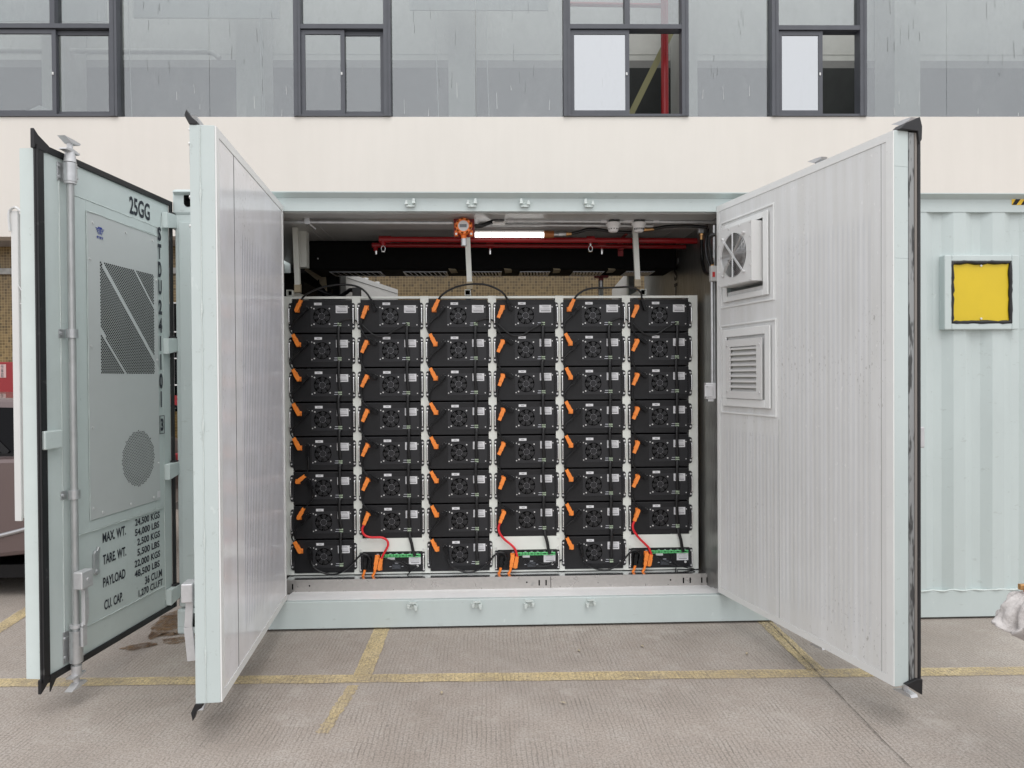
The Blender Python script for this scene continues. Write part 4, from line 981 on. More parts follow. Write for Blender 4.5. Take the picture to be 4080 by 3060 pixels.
def B(c, k, px, py): return (CX[c] + (px - 1195) * .000516, ZTOP - PZ * k - (py - 150) * .000519)
cshort = ['leftmost column', 'second column', 'third column', 'fourth column', 'fifth column', 'rightmost column']
nm8 = ['top', 'second', 'third', 'fourth', 'fifth', 'sixth', 'seventh', 'bottom']
for c in (0, 2, 4):
    for k in range(7):
        j = lambda a=4: rnd.uniform(-a, a)
        bS, bT = (435, 278), (345 + j(6), 395 + j(8)); oS, oT = (318, 302), (247 + j(5), 160 + j(4))
        mid = [(300 + j(7), 432), (248 + j(14), 492 + j(9)), (218 + j(9), 560 + j(9)), (221 + j(5), 610)]
        if c == 0 and k == 4: bT, mid, oT = (445, 420), [(450, 470), (452, 540), (440, 600)], (400, 205)
        if c == 0 and k == 5: bT, mid, oS, oT, bS = (505, 398), [(520, 440), (515, 520), (455, 590)], (305, 310), (378, 175), (440, 290)
        if c == 0 and k == 4: oS = (290, 290)
        pts = [A(c, k, *bT)] + [A(c, k, *p) for p in mid] + [A(c, k + 1, *oT)]
        cable('power_cable', 'black cord with orange plug linking %s and %s modules in the %s' % (nm8[k], nm8[k + 1], cshort[c]), 'cable', GPC, *A(c, k, 300, 430),
              [(A(c, k, *bS), A(c, k, *bT), False), (A(c, k + 1, *oS), A(c, k + 1, *oT), True)], pts)
for c in (1, 3, 5):
    for k in range(6):
        j = lambda a=4: rnd.uniform(-a, a)
        oT = (1218 + j(10), 420 + j(4)); bT = (1285 + j(4), 212 + j(4))
        pts = [B(c, k, *oT), B(c, k, 1206 + j(7), 490), B(c, k, 1204 + j(10), 545 + j(8)), B(c, k, 1222 + j(8), 606), B(c, k + 1, 1248, 172), B(c, k + 1, *bT)]
        cable('power_cable', 'black cord with orange plug linking %s and %s modules in the %s' % (nm8[k], nm8[k + 1], cshort[c]), 'cable', GPC, *B(c, k, 1206, 490),
              [(B(c, k, 1280, 272), B(c, k, *oT), True), (B(c, k + 1, 1400, 292), B(c, k + 1, *bT), False)], pts)
# arcs over the top
arcs = {0: [(430, 105), (540, 40), (700, -15), (900, -45), (1080, -38), (1200, 0), (1290, 75)],
        2: [(430, 95), (560, 15), (720, -35), (900, -52), (1060, -35), (1200, 20), (1290, 85)],
        4: [(425, 95), (520, 40), (640, 12), (820, 8), (1000, 0), (1160, -2), (1270, 30), (1325, 85)]}
for c, nmz in ((0, 'left'), (2, 'middle'), (4, 'right')):
    pts = [A(c, 0, 370, 160)] + [(*A(c, 0, *p), -.045) for p in arcs[c]] + [B(c + 1, 0, 1345, 155)]
    cable('jumper_cable', 'black jumper cable arching above the rack over the %s pair of columns' % nmz, 'cable', 'jumper cables arching over the rack', *A(c, 0, 430, 105),
          [(A(c, 0, 303, 302), A(c, 0, 370, 160), True), (B(c + 1, 0, 1395, 300), B(c + 1, 0, 1345, 155), False)], pts, r=.0072)
# bottom: loops into the control boxes, red feeds, orange tails
def C5(c, px, py): return (CX[c] + (px - 1228) * .000516, .399 - (py - 712) * .000514)
for c, nmz in ((1, 'second'), (3, 'fourth'), (5, 'rightmost')):
    T0 = A(c - 1, 7, 478, 440); S0 = A(c - 1, 7, 452, 292)
    loop = [C5(c, 560, 905), C5(c, 690, 978), C5(c, 840, 1000), C5(c, 960, 960), C5(c, 1090, 860), C5(c, 1180, 760), C5(c, 1245, 722), C5(c, 1310, 740)]
    cable('loop_cable', 'black cable looping from bottom module into control box of %s column' % nmz, 'cable', 'loop cables at the rack foot', *T0,
          [(S0, T0, False), (C5(c, 1325, 925), C5(c, 1345, 800), False)], [T0] + [(*p, -.04) for p in loop] + [C5(c, 1345, 800)], r=.0068)
    reds = {1: [(1232, 380), (1262, 450), (1350, 487), (1500, 492), (1580, 535), (1592, 610), (1545, 700)], 3: [(1235, 380), (1255, 460), (1320, 545), (1410, 620), (1470, 690)], 5: [(1232, 380), (1255, 460), (1330, 560), (1410, 640), (1465, 700)]}[c]
    cable('red_feed_cable', 'thick red cable between orange plugs above the control box of %s column' % nmz, 'cable', 'red feed cables', *C5(c, 1262, 450),
          [(B(c, 6, 1280, 272), B(c, 6, 1222, 420), True), (C5(c, 1470, 935), C5(c, 1498, 790), True)], [B(c, 6, 1222, 420)] + [(*C5(c, *p), -.03) for p in reds] + [C5(c, 1498, 790)], REDC, .0085)
    cable('output_cable', 'orange plug on orange cable going down into trough, left side of %s column box' % nmz, 'cable', 'orange output cables', *C5(c, 1360, 1050),
          [(C5(c, 1435, 785), C5(c, 1408, 945), True)], [C5(c, 1408, 945), C5(c, 1400, 985), C5(c, 1375, 1035), (*C5(c, 1362, 1062), -.02), (*C5(c, 1362, 1085), .01)], ORGC, .0095)
    cable('output_cable', 'black plug on orange cable going down into trough, leftmost on %s column box' % nmz, 'cable', 'orange output cables', *C5(c, 1240, 1050),
          [(C5(c, 1278, 800), C5(c, 1265, 945), False)], [C5(c, 1265, 945), C5(c, 1250, 1000), (*C5(c, 1228, 1050), -.02), (*C5(c, 1224, 1085), .01)], ORGC, .0095)
    thin = {1: ([(1545, 795), (1700, 840), (1830, 890), (1882, 950), (1885, 1005), (1860, 1040)], [(1788, 790), (1800, 840), (1880, 880), (2000, 912), (1950, 950), (1890, 1000), (1862, 1040)]),
            3: ([(1560, 800), (1640, 880), (1760, 930), (1900, 940), (2010, 905), (2150, 860)], [(1790, 790), (1815, 870), (1880, 900), (2000, 880), (2150, 845)]),
            5: ([(1555, 800), (1640, 870), (1760, 930), (1850, 965), (1858, 1010), (1850, 1040)], [(1790, 790), (1800, 860), (1870, 940), (2000, 990), (2110, 1010), (2125, 1025), (2060, 1030), (1900, 1015), (1870, 1035)])}[c]
    for i, t in enumerate(thin):
        cable('signal_wire', 'thin black wire from %s green terminal of %s column control box' % (('first', 'fourth')[i], nmz), 'wire', 'thin signal wires on the control boxes', *C5(c, *t[0]), [], [(*C5(c, *p), -.018 - .006 * i) for p in t], r=.0036)
    # ribbon from last module down to the box
    cable('signal_ribbon', 'flat black ribbon cable from seventh module down to control box, %s column' % nmz, 'cable', 'flat signal ribbons', *B(c, 6, 1860, 540), [],
          [(*B(c, 6, 1860, 525), -.016), (*B(c, 6, 1868, 600), -.026), (*B(c, 6, 1895, 700), -.03), (*C5(c, 1945, 690), -.026), (*C5(c, 1972, 770), -.016)], SLEEVE, .0115, .38)
    cable('link_ribbon', 'thin black ribbon drooping between the top modules of columns %s' % ({1: 'one and two', 3: 'three and four', 5: 'five and six'}[c]), 'cable', 'thin ribbons joining top modules', *A(c - 1, 0, 890, 486), [],
          [(*A(c - 1, 0, 893, 484), -.016), (*A(c - 1, 0, 960, 447), -.02), (*A(c - 1, 0, 1060, 430), -.012), (*B(c, 0, 1150, 462), -.012), (*B(c, 0, 1225, 520), -.022), (*B(c, 0, 1320, 610), -.024), (*B(c, 0, 1430, 675), -.024), (*B(c, 0, 1560, 665), -.024), (*B(c, 0, 1690, 585), -.024), (*B(c, 0, 1850, 495), -.018)], SLEEVE, .0060, .6)
rbn = None
for c in range(6):
    n_ = 7 if c % 2 == 0 else 6
    for k in range(n_):
        f = A if c % 2 == 0 else (lambda c_, k_, px, py: A(c_, k_, px + 2, py))
        dx = rnd.uniform(-13, 9)
        pts = [(*f(c, k, 892, 524), -.015), (*f(c, k, 886 + dx, 570), -.024), (*f(c, k, 883 + dx, 690), -.026), (*f(c, k, 884 + dx * .5, 820), -.024), (*f(c, k, 893, 960), -.016)]
        cable('signal_ribbon', 'flat black ribbon cable between %s and %s modules of the %s' % (nm8[k], nm8[k + 1], cshort[c]), 'cable', 'flat signal ribbons', *f(c, k, 892, 524), [], pts, SLEEVE, rnd.uniform(.0108, .0120), .38)

# ================================================================= CEILING FITTINGS
def thing(name, label, cat, loc, group=None): return empty(name, loc, 0, label, cat, group)
def at(o, b):
    l = o.location; b.v = [(v[0] - l.x, v[1] - l.y, v[2] - l.z) for v in b.v]; return b
o = thing('air_duct', 'long black foam covered air duct with vent grilles below the ceiling', 'duct', (0, 1.05, 2.55))
b = M(); b.box(-1.437, 1.56, 1.05, 1.46, 2.552, 2.785, .02); b.prism([(1.1, 2.553), (1.44, 2.553), (1.56, 2.30), (1.1, 2.53)], 1.1, 1.11, 'y') if False else None
at(o, b).build('duct_casing', DUCT, o)
b = M(); b.box(-1.93, -1.46, 1.0, 1.7, 1.4, 2.46, .02); b.prism([(-1.94, 2.62), (-1.56, 2.62), (-1.39, 2.48), (-1.39, 1.45), (-1.94, 1.45)], 1.71, 1.8, 'y'); at(o, b).build('duct_elbow', DUCT, o)
for i, (x0, x1) in enumerate(((-1.28, -.86), (-.68, -.32), (-.13, .13), (.28, .53), (.72, .98), (1.16, 1.40))):
    b = M(); b.frame(x0, x1, -.08, .08, .012, -.004, 0)
    n_ = 9
    for k in range(n_):
        xx = x0 + .02 + (x1 - x0 - .04) * k / (n_ - 1); b.bar((xx - .008, -.006, -.07), (xx + .008, -.006, .07), .018, .0015, (.5, 1, 0))
    b.v = [(v[0], 1.26 + v[2] * 1.6, 2.5475 + v[1]) for v in b.v]; at(o, b).build('vent_grille', GRILLE, o)
    if i in (1, 2, 3, 4):
        b = M(); b.add([(x1 + .015, 1.048, 2.560), (x1 + .07, 1.048, 2.556), (x1 + .08, 1.06, 2.549), (x1 + .085, 1.22, 2.549), (x1 + .03, 1.25, 2.549), (x1 + .02, 1.06, 2.549)], [(0, 1, 2, 5), (5, 2, 3, 4)]); at(o, b).build('tape_patch', TAPE, o)
b = M(); b.bar((-1.60, 1.69, 2.66), (-1.49, 1.695, 2.57), .05, .02); b.prism([(-1.49, 2.58), (-1.43, 2.58), (-1.42, 2.45), (-1.48, 2.52)], 1.68, 1.70, 'y'); at(o, b).build('duct_tape', TAPE, o)
b = M(); b.disc((-1.35, 2.64), .006, 1.045, 1.05, 8); at(o, b).build('screw', SCREW, o)
def pipe(label, x0, x1, y, z, r, drop, heads):
    o = thing('sprinkler_pipe', label, 'pipe', (x0, y, z), 'red sprinkler pipes')
    b = M(); b.tube([(x0, y, z - drop), (x0, y, z - .012), (x0 + .012, y, z), (x0 + .05, y, z)], r, 12, n=4); b.cyl((x0 + .04, y, z), (x1, y, z - .012), r, seg=16); b.cyl((x0 + .03, y, z), (x0 + .06, y, z), r * 1.2, seg=16); b.build_ = None
    at(o, b).build('pipe_run', REDP, o)
    for x, zz_, big in heads:
        b = M(); b.cyl((x, y, z), (x, y, z - r - .012), r * .9, seg=12); b.cyl((x - .03, y, z), (x + .03, y, z), r * 1.18, seg=14)
        at(o, b).build('pipe_tee', REDP, o)
        b = M(); b.cyl((x, y, z - r - .012), (x, y, z - r - .03), .008, seg=10)
        if big:
            b.tube([(x - .004, y, z - r - .028), (x - .014, y, z - r - .04), (x - .012, y, z - r - .062), (x, y, z - r - .07), (x + .012, y, z - r - .062), (x + .014, y, z - r - .04), (x + .004, y, z - r - .028)], .0028, 6); b.cyl((x, y, z - r - .07), (x, y, z - r - .073), .016, seg=12)
        else: b.cyl((x, y, z - r - .026), (x, y, z - r - .055), .011, .009, seg=12)
        at(o, b).build('sprinkler_head', CHROME, o)
pipe('upper thick red sprinkler pipe running below the container ceiling', -.767, 1.60, .62, 2.714, .0215, .05, ((-.767, 0, True), (.79, 0, True)))
pipe('lower thin red sprinkler pipe in front of the black duct', -.854, 1.57, .82, 2.706, .0165, .045, ((-.85, 0, False), (.033, 0, False), (.909, 0, False)))
b = M(); b.box(1.040, 1.080, .842, .850, 2.625, 2.77); b.box(1.045, 1.075, .79, .842, 2.665, 2.68, .003); b.box(1.05, 1.07, .60, .842, 2.745, 2.76, .003); o = b.build('pipe_bracket', REDB); tag(o, 'red plate bracket holding the two red pipes beside the right strut', 'bracket')
# tube lamp
o = thing('tube_light', 'lit explosion proof tube light with wire guard and copper end cap', 'lamp', (-.08, .45, 2.717))
b = M(); b.cyl((-.079, .45, 2.712), (.424, .45, 2.712), .018, seg=16); at(o, b).build('lit_tube', LAMP, o)
b = M(); b.box(-.079, .424, .435, .475, 2.732, 2.745, .003); at(o, b).build('reflector', WPL, o)
b = M(); b.cyl((.424, .45, 2.717), (.496, .45, 2.717), .028, .026, seg=16); at(o, b).build('end_cap', Mat('copper_cap', (.35, .12, .035), .4, .4).m, o)
b = M()
for k in range(6):
    x = -.05 + k * .092; b.ring((0, 0), .026, .003, -.0015, .0015, 20); n_ = 20 * 4; b.v[-n_:] = [(x + v[1], .45 + v[0], 2.714 + v[2]) for v in b.v[-n_:]]
b.cyl((-.079, .43, 2.694), (.424, .43, 2.694), .0016, seg=5); at(o, b).build('wire_guard', CHROME, o)
b = M(); b.cyl((.498, .45, 2.717), (.53, .45, 2.717), .012); b.cyl((.532, .45, 2.717), (.56, .45, 2.717), .016, seg=6, smooth=False); b.cyl((.56, .45, 2.719), (.585, .45, 2.719), .013); at(o, b).build('cable_gland', SILV, o)
# gas detector
o = thing('gas_detector', 'orange round gas detector with white dial on dark red plate', 'gas detector', (-.150, .2, 2.715))
b = M(); b.box(-.222, -.078, .205, .22, 2.650, 2.780, .003); at(o, b).build('back_plate', REDB, o)
b = M(); b.cyl((-.152, .20, 2.713), (-.152, .142, 2.713), .0555, .054, seg=28); b.ring((-.152, 2.713), .045, .018, .13, .162, 28)
for k in range(9):
    a = k * 2 * PI / 9 + .2; b.bar((-.152 + .050 * math.cos(a), .145, 2.713 + .050 * math.sin(a)), (-.152 + .050 * math.cos(a + .3), .145, 2.713 + .050 * math.sin(a + .3)), .012, .03)
b.cyl((-.152, .17, 2.665), (-.152, .17, 2.632), .020, .018, seg=16); b.box(-.214, -.190, .17, .20, 2.652, 2.69, .003); b.box(-.112, -.088, .17, .20, 2.652, 2.69, .003); b.cyl((-.205, .18, 2.728), (-.19, .18, 2.728), .016); b.cyl((-.11, .18, 2.728), (-.092, .18, 2.728), .018); b.box(-.215, -.19, .18, .20, 2.71, 2.745, .003); b.cyl((-.152, .15, 2.758), (-.152, .145, 2.766), .012)
at(o, b).build('detector_body', DETO, o)
b = M(); b.disc((-.152, 2.713), .036, .128, .150, 28); at(o, b).build('dial', WPL, o)
b = M(); b.box(-.178, -.130, .126, .1275, 2.702, 2.724); dp = at(o, b).build('display', DISP, o)
b = M()
for k in range(4): b.frame(-.175 + k * .0115, -.167 + k * .0115, 2.705, 2.721, .0016, .1245, .1255)
at(o, b).build('display_digits', INK, dp)
b = M(); b.cyl((-.150, .17, 2.632), (-.150, .17, 2.583), .021, seg=20); at(o, b).build('sensor_head', SILV, o)
b = M(); b.disc((-.203, 2.665), .008, .163, .17, 10); b.disc((-.100, 2.665), .008, .163, .17, 10); at(o, b).build('screw', SCREW, o)
# conduits and boxes
o = thing('conduit', 'front steel conduit pipe along the ceiling, left of the gas detector', 'conduit', (-1.33, .2, 2.75), 'ceiling conduits')
b = M(); b.cyl((-1.45, .2, 2.752), (-.225, .2, 2.747), .012, seg=12); at(o, b).build('conduit_tube', SILV, o)
b = M(); b.box(-1.245, -1.205, .185, .215, 2.735, 2.785, .004); b.bar((-1.22, .19, 2.745), (-1.18, .25, 2.715), .008, .006); at(o, b).build('conduit_clip', SILV, o)
o = thing('conduit', 'upper steel conduit with couplings running right to the open door', 'conduit', (.13, .25, 2.775), 'ceiling conduits')
b = M(); b.cyl((.14, .25, 2.773), (1.60, .25, 2.765), .0125, seg=12); at(o, b).build('conduit_tube', SILV, o)
b = M()
for x in (.155, .81, .97, 1.01, 1.18): b.cyl((x, .25, 2.772), (x + .04, .25, 2.7715), .0165, seg=12)
at(o, b).build('conduit_coupling', CAST, o)
o = thing('conduit', 'lower steel conduit just behind and below the other ceiling pipe', 'conduit', (0, .34, 2.76), 'ceiling conduits')
b = M(); b.cyl((-.05, .34, 2.765), (1.20, .34, 2.757), .011, seg=12); at(o, b).build('conduit_tube', SILV, o)
def jbox(x, y, z, lab, w=.075, h=.04):
    o = thing('junction_box', lab, 'junction box', (x, y, z), 'grey junction boxes')
    b = M(); b.box(-w / 2, w / 2, -.035, .035, -h / 2, h / 2, .005); b.build('box_body', GBOX, o)
    b = M(); b.disc((-.018, 0), .014, -.038, -.035, 14); b.disc((.018, 0), .014, -.038, -.035, 14); b.build('knockout', BLK2, o); return o
j1 = jbox(.092, .25, 2.785, 'grey junction box with white plate right of the gas detector')
b = M(); b.box(-.045, .045, -.045, .03, -.036, -.022, .003); b.build('cover_plate', WPL, j1)
b = M(); b.box(-.03, .03, -.0465, -.0455, -.031, -.027); b.build('plate_mark', GBOX, j1)
jbox(.902, .25, 2.782, 'grey junction box above the left smoke detector'); jbox(1.08, .25, 2.782, 'grey junction box above the right smoke detector')
def smoke(x, lab, vents):
    o = thing('smoke_detector', lab, 'smoke detector', (x, .25, 2.76), 'white smoke detectors')
    b = M(); pr_ = [(.050, 0), (.052, -.014), (.046, -.020), (.040, -.040), (.033, -.060), (.026, -.066), (0, -.068)]
    n_ = 28; vs = []; fs = []
    for i in range(n_):
        a = 2 * PI * i / n_
        for r_, z_ in pr_: vs.append((r_ * math.cos(a), r_ * math.sin(a), z_))
    m_ = len(pr_)
    for i in range(n_):
        j = (i + 1) % n_; fs += [(i * m_ + k, i * m_ + k + 1, j * m_ + k + 1, j * m_ + k) for k in range(m_ - 1)]
    b.add(vs, fs, True); b.disc((0, 0), .0, 0, 0) if False else None; b.build('detector_shell', Mat('detector_white', (.72, .70, .69), .45).m, o)
    b = M()
    for a in range(-60, 61, 20 if vents else 30):
        t = R(a - 90)
        for zz_ in ((-.044, -.050) if vents else (-.047,)): b.bar((.0385 * math.cos(t - .1), .0385 * math.sin(t - .1), zz_), (.0385 * math.cos(t + .1), .0385 * math.sin(t + .1), zz_), .004, .006, (0, 0, 1))
    b.build('vent_slot', GBOX, o)
smoke(.898, 'white dome smoke detector, left one of the ceiling pair', False); smoke(1.079, 'white heat detector with fine grid, right one of the ceiling pair', True)
def hose(label, pts, r=.012, ribs=False, name='hose', mat=None, cat='hose', grp='black conduit hoses'):
    b = M()
    b.tube(pts, r, 10)
    o = b.build(name, mat or CORD); tag(o, label, cat, grp)
    return o
def ribbed_tube(pts, r):
    b = M(); b.tube(pts, r, 10, n=14); k = 0
    N = len(b.v) // 10
    return b
b = M(); pts = [(-.075, .2, 2.725), (-.03, .2, 2.728), (.01, .21, 2.745), (.055, .24, 2.768)]
tmp = M(); tmp.tube(pts, .014, 10, n=10); rr = [.016 if i % 2 else .012 for i in range(31)]; b.tube(pts, rr, 10, n=10); tag(b.build('hose', CORD), 'short ribbed black hose between gas detector and junction box', 'hose', 'black conduit hoses')
hose('black hose waving along the ceiling from the tube light rightwards', [(.62, .45, 2.722), (.68, .45, 2.735), (.74, .44, 2.752), (.80, .43, 2.752), (.88, .42, 2.738), (.96, .42, 2.728), (1.06, .42, 2.727)], .011)
hose('black hose along the ceiling from the right brass gland to the wall', [(1.22, .42, 2.752), (1.32, .40, 2.765), (1.42, .38, 2.765), (1.50, .34, 2.755), (1.575, .28, 2.735)], .012)
b = M(); b.cyl((.588, .45, 2.72), (.60, .45, 2.72), .015, seg=6, smooth=False); b.cyl((.60, .45, 2.72), (.625, .45, 2.722), .012); tag(b.build('brass_gland', BRASS), 'brass cable gland right of the tube light', 'cable gland')
b = M(); b.cyl((1.15, .42, 2.745), (1.165, .42, 2.746), .015, seg=6, smooth=False); b.cyl((1.165, .42, 2.746), (1.225, .42, 2.75), .012); tag(b.build('brass_gland', BRASS), 'brass cable gland right of the right smoke detector', 'cable gland')
b = M(); b.box(-.02, .02, -.02, .02, -.02, .02, .004); o = b.build('elbow_fitting', SILV); o.location = (1.55, .35, 2.725); tag(o, 'small grey elbow fitting at the upper right end of the ceiling', 'pipe fitting')
b = M(); b.cyl((1.553, .34, 2.69), (1.553, .34, 2.655), .013); b.cyl((1.553, .34, 2.70), (1.553, .34, 2.69), .017, seg=6, smooth=False); tag(b.build('brass_gland', BRASS), 'brass cable gland hanging below the upper right elbow fitting', 'cable gland')
hose('black hose hanging in a bend at the upper right wall', [(1.553, .34, 2.655), (1.550, .33, 2.60), (1.545, .30, 2.50), (1.54, .22, 2.41), (1.545, .10, 2.375), (1.55, .02, 2.385)], .0135)
b = M(); pts = [(1.53, -.045, 2.62), (1.50, -.03, 2.61), (1.497, -.01, 2.57), (1.51, .0, 2.50), (1.525, .01, 2.43)]; b.tube(pts, [.015 if i % 2 else .0115 for i in range(41)], 10, n=10); tag(b.build('hose', CORD), 'ribbed black hose curling from the door fan box to the switch', 'hose', 'black conduit hoses')
hose('thin black hose rising beside the switch to the ceiling', [(1.548, .12, 2.43), (1.525, .14, 2.52), (1.53, .16, 2.62), (1.55, .18, 2.70)], .009)
o = thing('wall_switch', 'small pale switch box with red label on the vertical conduit', 'switch', (1.535, .02, 2.315))
b = M(); b.box(-.022, .022, -.02, .02, 0, .105, .004); b.build('switch_body', Mat('switch_grey', (.45, .45, .44), .45).m, o)
b = M(); b.box(-.011, .006, -.0215, -.0203, .028, .062); b.build('red_label', Mat('red_plate', (.45, .03, .03), .4).m, o)
b = M(); b.cyl((-.005, 0, .105), (-.005, 0, .13), .012); b.cyl((-.005, 0, .13), (-.005, 0, .16), .009); b.build('brass_nut', BRASS, o)
o = thing('vertical_conduit', 'vertical steel conduit running down from the switch to outlet box', 'conduit', (1.530, .03, 1.6))
b = M(); b.cyl((1.530, .03, 1.63), (1.530, .03, 2.315), .011, seg=12); b.cyl((1.553, .05, 1.63), (1.553, .05, 2.70), .010, seg=12); at(o, b).build('conduit_tube', SILV, o)
o = thing('outlet_box', 'light grey cast outlet box at the foot of the vertical conduit', 'outlet box', (1.515, .03, 1.52))
b = M(); b.box(-.035, .035, -.02, .03, 0, .11, .005); b.box(-.045, .01, -.028, -.02, .015, .095, .004); b.build('box_body', CAST, o)
b = M(); b.disc((-.03, .085), .007, -.032, -.028, 10); b.disc((-.03, .02), .007, -.032, -.028, 10); b.box(-.02, .02, -.015, .02, -.015, 0); b.build('box_bolt', SILV, o)
o = thing('hanging_sensor', 'small dark red sensor with silver tip hanging below the duct', 'sensor', (.994, 1.40, 2.54))
b = M(); b.box(-.06, .06, -.03, .03, -.012, .01, .004); b.box(-.018, .018, -.018, .018, -.035, -.012, .003); b.build('sensor_base', REDB, o)
b = M(); b.cyl((0, 0, -.035), (0, 0, -.095), .014); b.build('sensor_tip', SILV, o)
b = M(); b.box(1.045, 1.085, 1.85, 1.89, .2, 2.60); tag(b.build('rear_post', RACK), 'pale steel post standing behind the rack near the rear opening, right of centre', 'post')
b = M(); b.box(-.03, .03, -.02, .04, -.05, .05, .004); o = b.build('plug_housing', GBOX); o.location = (-1.0, .80, 2.325); tag(o, 'grey metal connector housing behind the top of the second column', 'connector')
hose('thick black hose sagging behind the rack top at left', [(-1.32, .9, 2.37), (-1.22, .9, 2.33), (-1.15, .88, 2.315), (-1.09, .86, 2.345), (-1.05, .82, 2.36), (-1.01, .8, 2.345)], .016)
b = M(); b.prism([(-1.43, 2.79), (-1.43, 2.52), (-1.355, 2.52), (-1.355, 2.79)], .70, .78, 'y'); tag(b.build('end_plate', RACK), 'pale steel end plate hanging from the ceiling left of the black duct', 'bracket')

# ================================================================= PARKED CAR (far left, mostly outside the frame)
CAR = empty('parked_car', (-5.6, 1.65, 0), 0, 'pinkish brown metallic car parked at the left edge of the yard', 'car')
prof = [(-2.35, .34), (-2.37, .62), (-2.2, .80), (-1.35, .98), (-1.3, 1.04), (2.50, 1.10), (2.60, .95), (2.62, .62), (2.5, .44), (2.2, .36), (1.0, .25), (-1.9, .25)]
b = M(); b.prism(prof, -.89, .89, 'y'); b.build('body', CARP, CAR, .045)
yy = lambda z: .865 - .24 * (z - 1.0)
b = M(); vs = []
for x, z in ((-1.35, 1.03), (2.48, 1.05), (2.05, 1.535), (.6, 1.575), (-.45, 1.545)):
    vs += [(x, -yy(z), z), (x, yy(z), z)]
b.add(vs, [(0, 2, 4, 6, 8), (9, 7, 5, 3, 1), (0, 1, 3, 2), (2, 3, 5, 4), (4, 5, 7, 6), (6, 7, 9, 8), (8, 9, 1, 0)]); b.build('cabin', CARP, CAR, .03)
b = M()
for s_ in (-1, 1):
    b.add([(x, s_ * (yy(z) + .008), z) for x, z in ((-1.1, 1.12), (2.30, 1.12), (1.98, 1.465), (.6, 1.50), (-.40, 1.475))], [(0, 1, 2, 3, 4)])
b.build('side_window', CARG, CAR)
b = M()
for s_ in (-1, 1):
    for x0, z0, x1, z1 in ((1.55, 1.47, 1.95, 1.12), (.3, 1.49, .32, 1.12)): b.bar((x0, s_ * (yy(z0) + .012), z0), (x1, s_ * (yy(z1) + .012), z1), .05, .008, (0, 1, 0))
    b.bar((-1.15, s_ * (yy(1.11) + .012), 1.108), (2.35, s_ * (yy(1.11) + .012), 1.112), .02, .01, (0, 1, 0))
b.build('pillar_trim', Mat('gloss_black_trim', (.012, .012, .013), .3, 0, .2).m, CAR)
for s_ in (-1, 1):
    b = M(); b.tube([(.9, s_ * .885, .34), (1.4, s_ * .892, .40), (1.9, s_ * .895, .50), (2.3, s_ * .885, .60), (2.55, s_ * .87, .64)], .018, 6); b.build('sill_trim', RIM, CAR)
b = M(); b.box(-2.2, 2.2, -.80, .80, .16, .26); b.build('underbody', BPL, CAR)
for x in (-1.45, .95):
    for s_ in (-1, 1):
        b = M(); b.cyl((x, s_ * .70, .33), (x, s_ * .90, .33), .33, seg=28); w_ = b.build('wheel', TYRE, CAR); b = M(); b.cyl((x, s_ * .90, .33), (x, s_ * .905, .33), .22, seg=24); b.build('rim', RIM, w_)
for s_ in (-1, 1):
    b = M(); b.box(2.55, 2.63, s_ * .72 - .12, s_ * .72 + .12, .82, .96, .01); b.build('tail_light', REDS, CAR)
    b = M(); b.box(-2.34, -2.22, s_ * .68 - .14, s_ * .68 + .14, .64, .74, .01); b.build('headlight', CHROME, CAR)

# ================================================================= PERSON just beyond the right edge, holding a rag
PX, PY = 2.42, -2.33
def skin_mesh(name, verts, edges, mat, parent, sub=2, root=0):
    me = bpy.data.meshes.new(name); me.from_pydata([v[:3] for v in verts], edges, []); me.materials.append(mat)
    o = bpy.data.objects.new(name, me); COL.objects.link(o); o.parent = parent
    md = o.modifiers.new('skin', 'SKIN'); 
    for i, v in enumerate(verts): me.skin_vertices[0].data[i].radius = (v[3], v[4] if len(v) > 4 else v[3])
    me.skin_vertices[0].data[root].use_root = True
    s_ = o.modifiers.new('sub', 'SUBSURF'); s_.levels = s_.render_levels = sub
    for p in me.polygons: p.use_smooth = True
    dg = bpy.context.evaluated_depsgraph_get(); m2 = bpy.data.meshes.new_from_object(o.evaluated_get(dg)); o.modifiers.clear(); o.data = m2
    for p in m2.polygons: p.use_smooth = True
    return o
PS = empty('person', (PX, PY, 0), 0, 'person at the right edge in dark work clothes, hand gripping a crumpled rag', 'person')
# relative to PS; the hand reaches to the left edge of the figure
wx, wy, wz = -.475, .02, .90
skin_mesh('body', [(0, 0, .98, .06), (0, 0, 1.15, .07), (0, 0, 1.36, .075, .065), (0, .0, 1.49, .052), (0, -.01, 1.60, .085, .09), (0, -.01, 1.70, .08, .085),
    (-.165, 0, 1.39, .038), (-.27, .02, 1.18, .036), (wx + .09, wy, wz + .02, .028), (wx + .04, wy, wz, .03, .018), (.165, 0, 1.39, .038), (.24, .02, 1.12, .036), (.25, -.05, .88, .03), (.25, -.06, .80, .032, .016),
    (-.09, 0, .88, .055), (-.11, .0, .50, .05), (-.11, .03, .10, .04), (-.11, -.12, .04, .035), (.09, 0, .88, .055), (.11, 0, .50, .05), (.11, .03, .10, .04), (.11, -.12, .04, .035)],
    [(0, 1), (1, 2), (2, 3), (3, 4), (4, 5), (2, 6), (6, 7), (7, 8), (8, 9), (2, 10), (10, 11), (11, 12), (12, 13), (0, 14), (14, 15), (15, 16), (16, 17), (0, 18), (18, 19), (19, 20), (20, 21)], SKIN, PS)
fing = []
for i, (dy, L1) in enumerate(((-.030, .030), (-.010, .034), (.010, .032), (.028, .026))):
    x0 = wx + .02; o = skin_mesh('finger', [(wx + .045, wy + dy * .8, wz + .004, .009), (x0 - .012, wy + dy, wz + .006, .0088), (x0 - .012 - L1 * .55, wy + dy, wz - .014, .008), (x0 - .010 - L1 * .35, wy + dy, wz - .040, .007)], [(0, 1), (1, 2), (2, 3)], SKIN, PS, 2)
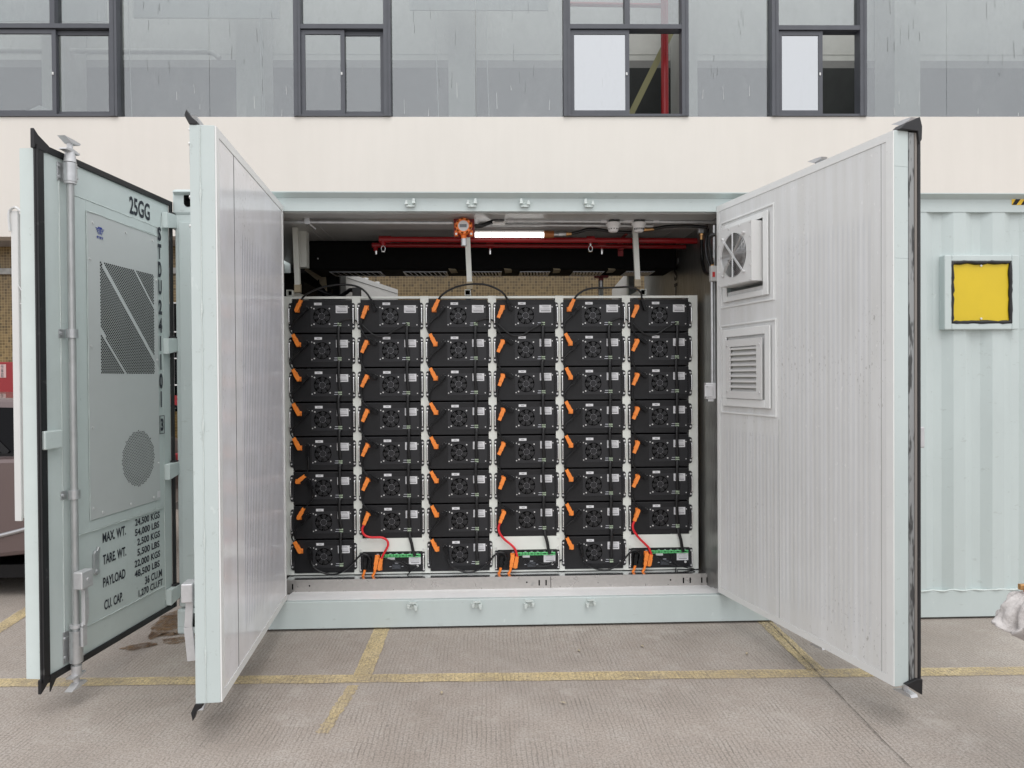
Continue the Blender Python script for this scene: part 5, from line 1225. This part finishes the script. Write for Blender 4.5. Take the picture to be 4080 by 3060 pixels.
skin_mesh('thumb', [(wx + .06, wy - .02, wz - .002, .011), (wx + .03, wy - .048, wz - .022, .010), (wx + .005, wy - .050, wz - .045, .0085)], [(0, 1), (1, 2)], SKIN, PS, 2)
skin_mesh('shirt', [(0, 0, .80, .175, .145), (0, 0, 1.13, .165, .13), (0, 0, 1.34, .165, .13), (0, 0, 1.475, .075), (-.165, 0, 1.39, .075), (-.27, .02, 1.19, .060), (-.30, .02, 1.12, .052), (.165, 0, 1.39, .075), (.24, .02, 1.14, .060), (.245, 0, 1.06, .052)],
    [(0, 1), (1, 2), (2, 3), (2, 4), (4, 5), (5, 6), (2, 7), (7, 8), (8, 9)], SHIRT, PS)
skin_mesh('trousers', [(0, 0, 1.02, .14, .12), (-.10, 0, .88, .105), (-.11, .0, .50, .078), (-.11, .03, .12, .06), (.10, 0, .88, .105), (.11, 0, .50, .078), (.11, .03, .12, .06)], [(0, 1), (1, 2), (2, 3), (0, 4), (4, 5), (5, 6)], TROUS, PS)
skin_mesh('hair', [(0, .03, 1.67, .090), (0, .01, 1.745, .088)], [(0, 1)], HAIR, PS)
for s_ in (-1, 1):
    b = M(); b.box(s_ * .11 - .05, s_ * .11 + .05, -.2, .08, .0, .09, .03); b.build('shoe', BPL, PS)
    b = M(); b.cyl((s_ * .03, -.098, 1.645), (s_ * .03, -.085, 1.645), .010); b.build('eye', BPL, PS)
b = M(); b.prism([(-.012, 1.60), (.012, 1.60), (.005, 1.64), (-.005, 1.64)], -.115, -.08, 'y'); b.box(-.025, .025, -.098, -.08, 1.575, 1.583, .003); b.build('face_features', SKIN, PS)
b = M(); b.box(wx - .045, wx + .03, wy - .006, wy + .012, wz + .005, wz + .026, .003); o = b.build('tool_handle', BRASS); o.location = (PX, PY, 0); tag(o, 'brown metal tool edge sticking out above the crumpled rag', 'tool')
# rag: cloth gathered in the hand, pleats falling to a tail
NT, NZ = 96, 44; vs = []; fs = []
for k in range(NZ + 1):
    t = k / NZ
    rad = (.030 + .075 * math.sin(min(1, t / .42) * PI / 2)) if t < .5 else (.105 - .070 * min(1, (t - .5) / .16) - .012 * (t - .66 if t > .66 else 0))
    cx_ = -.02 + (.045 if t > .5 else 0) * min(1, (t - .5) / .15); zc = -.255 * t
    for i in range(NT):
        th = 2 * PI * i / NT; w1 = noise.noise(Vector((math.cos(th) * 1.2, math.sin(th) * 1.2, t * 3.0 + 7))) * 2.6
        ple = abs(math.sin(2.5 * th + w1 * 1.3 + 2.0 * t)); fine_ = abs(math.sin(6 * th - w1 * 2.2 + 5 * t))
        big = noise.noise(Vector((math.cos(th) * 1.6, math.sin(th) * 1.6, t * 5.0)))
        r_ = rad * (.72 + .34 * ple ** .8 + .10 * fine_ + .30 * big)
        vs.append((cx_ + r_ * math.cos(th), r_ * .75 * math.sin(th), zc + .030 * big + .016 * math.sin(3 * th + w1) * (1 - t)))
for k in range(NZ): fs += [(k * NT + i, k * NT + (i + 1) % NT, (k + 1) * NT + (i + 1) % NT, (k + 1) * NT + i) for i in range(NT)]
b = M(); b.add(vs, fs, True); b.add([vs[NZ * NT + i] for i in range(NT)], [tuple(range(NT))]); b.add([vs[i] for i in range(NT)], [tuple(range(NT))])
o = b.build('rag', CLOTH); o.location = (PX + wx + .012, PY + wy, wz - .012); tag(o, 'crumpled pale grey rag held at the right edge of the photo', 'rag')
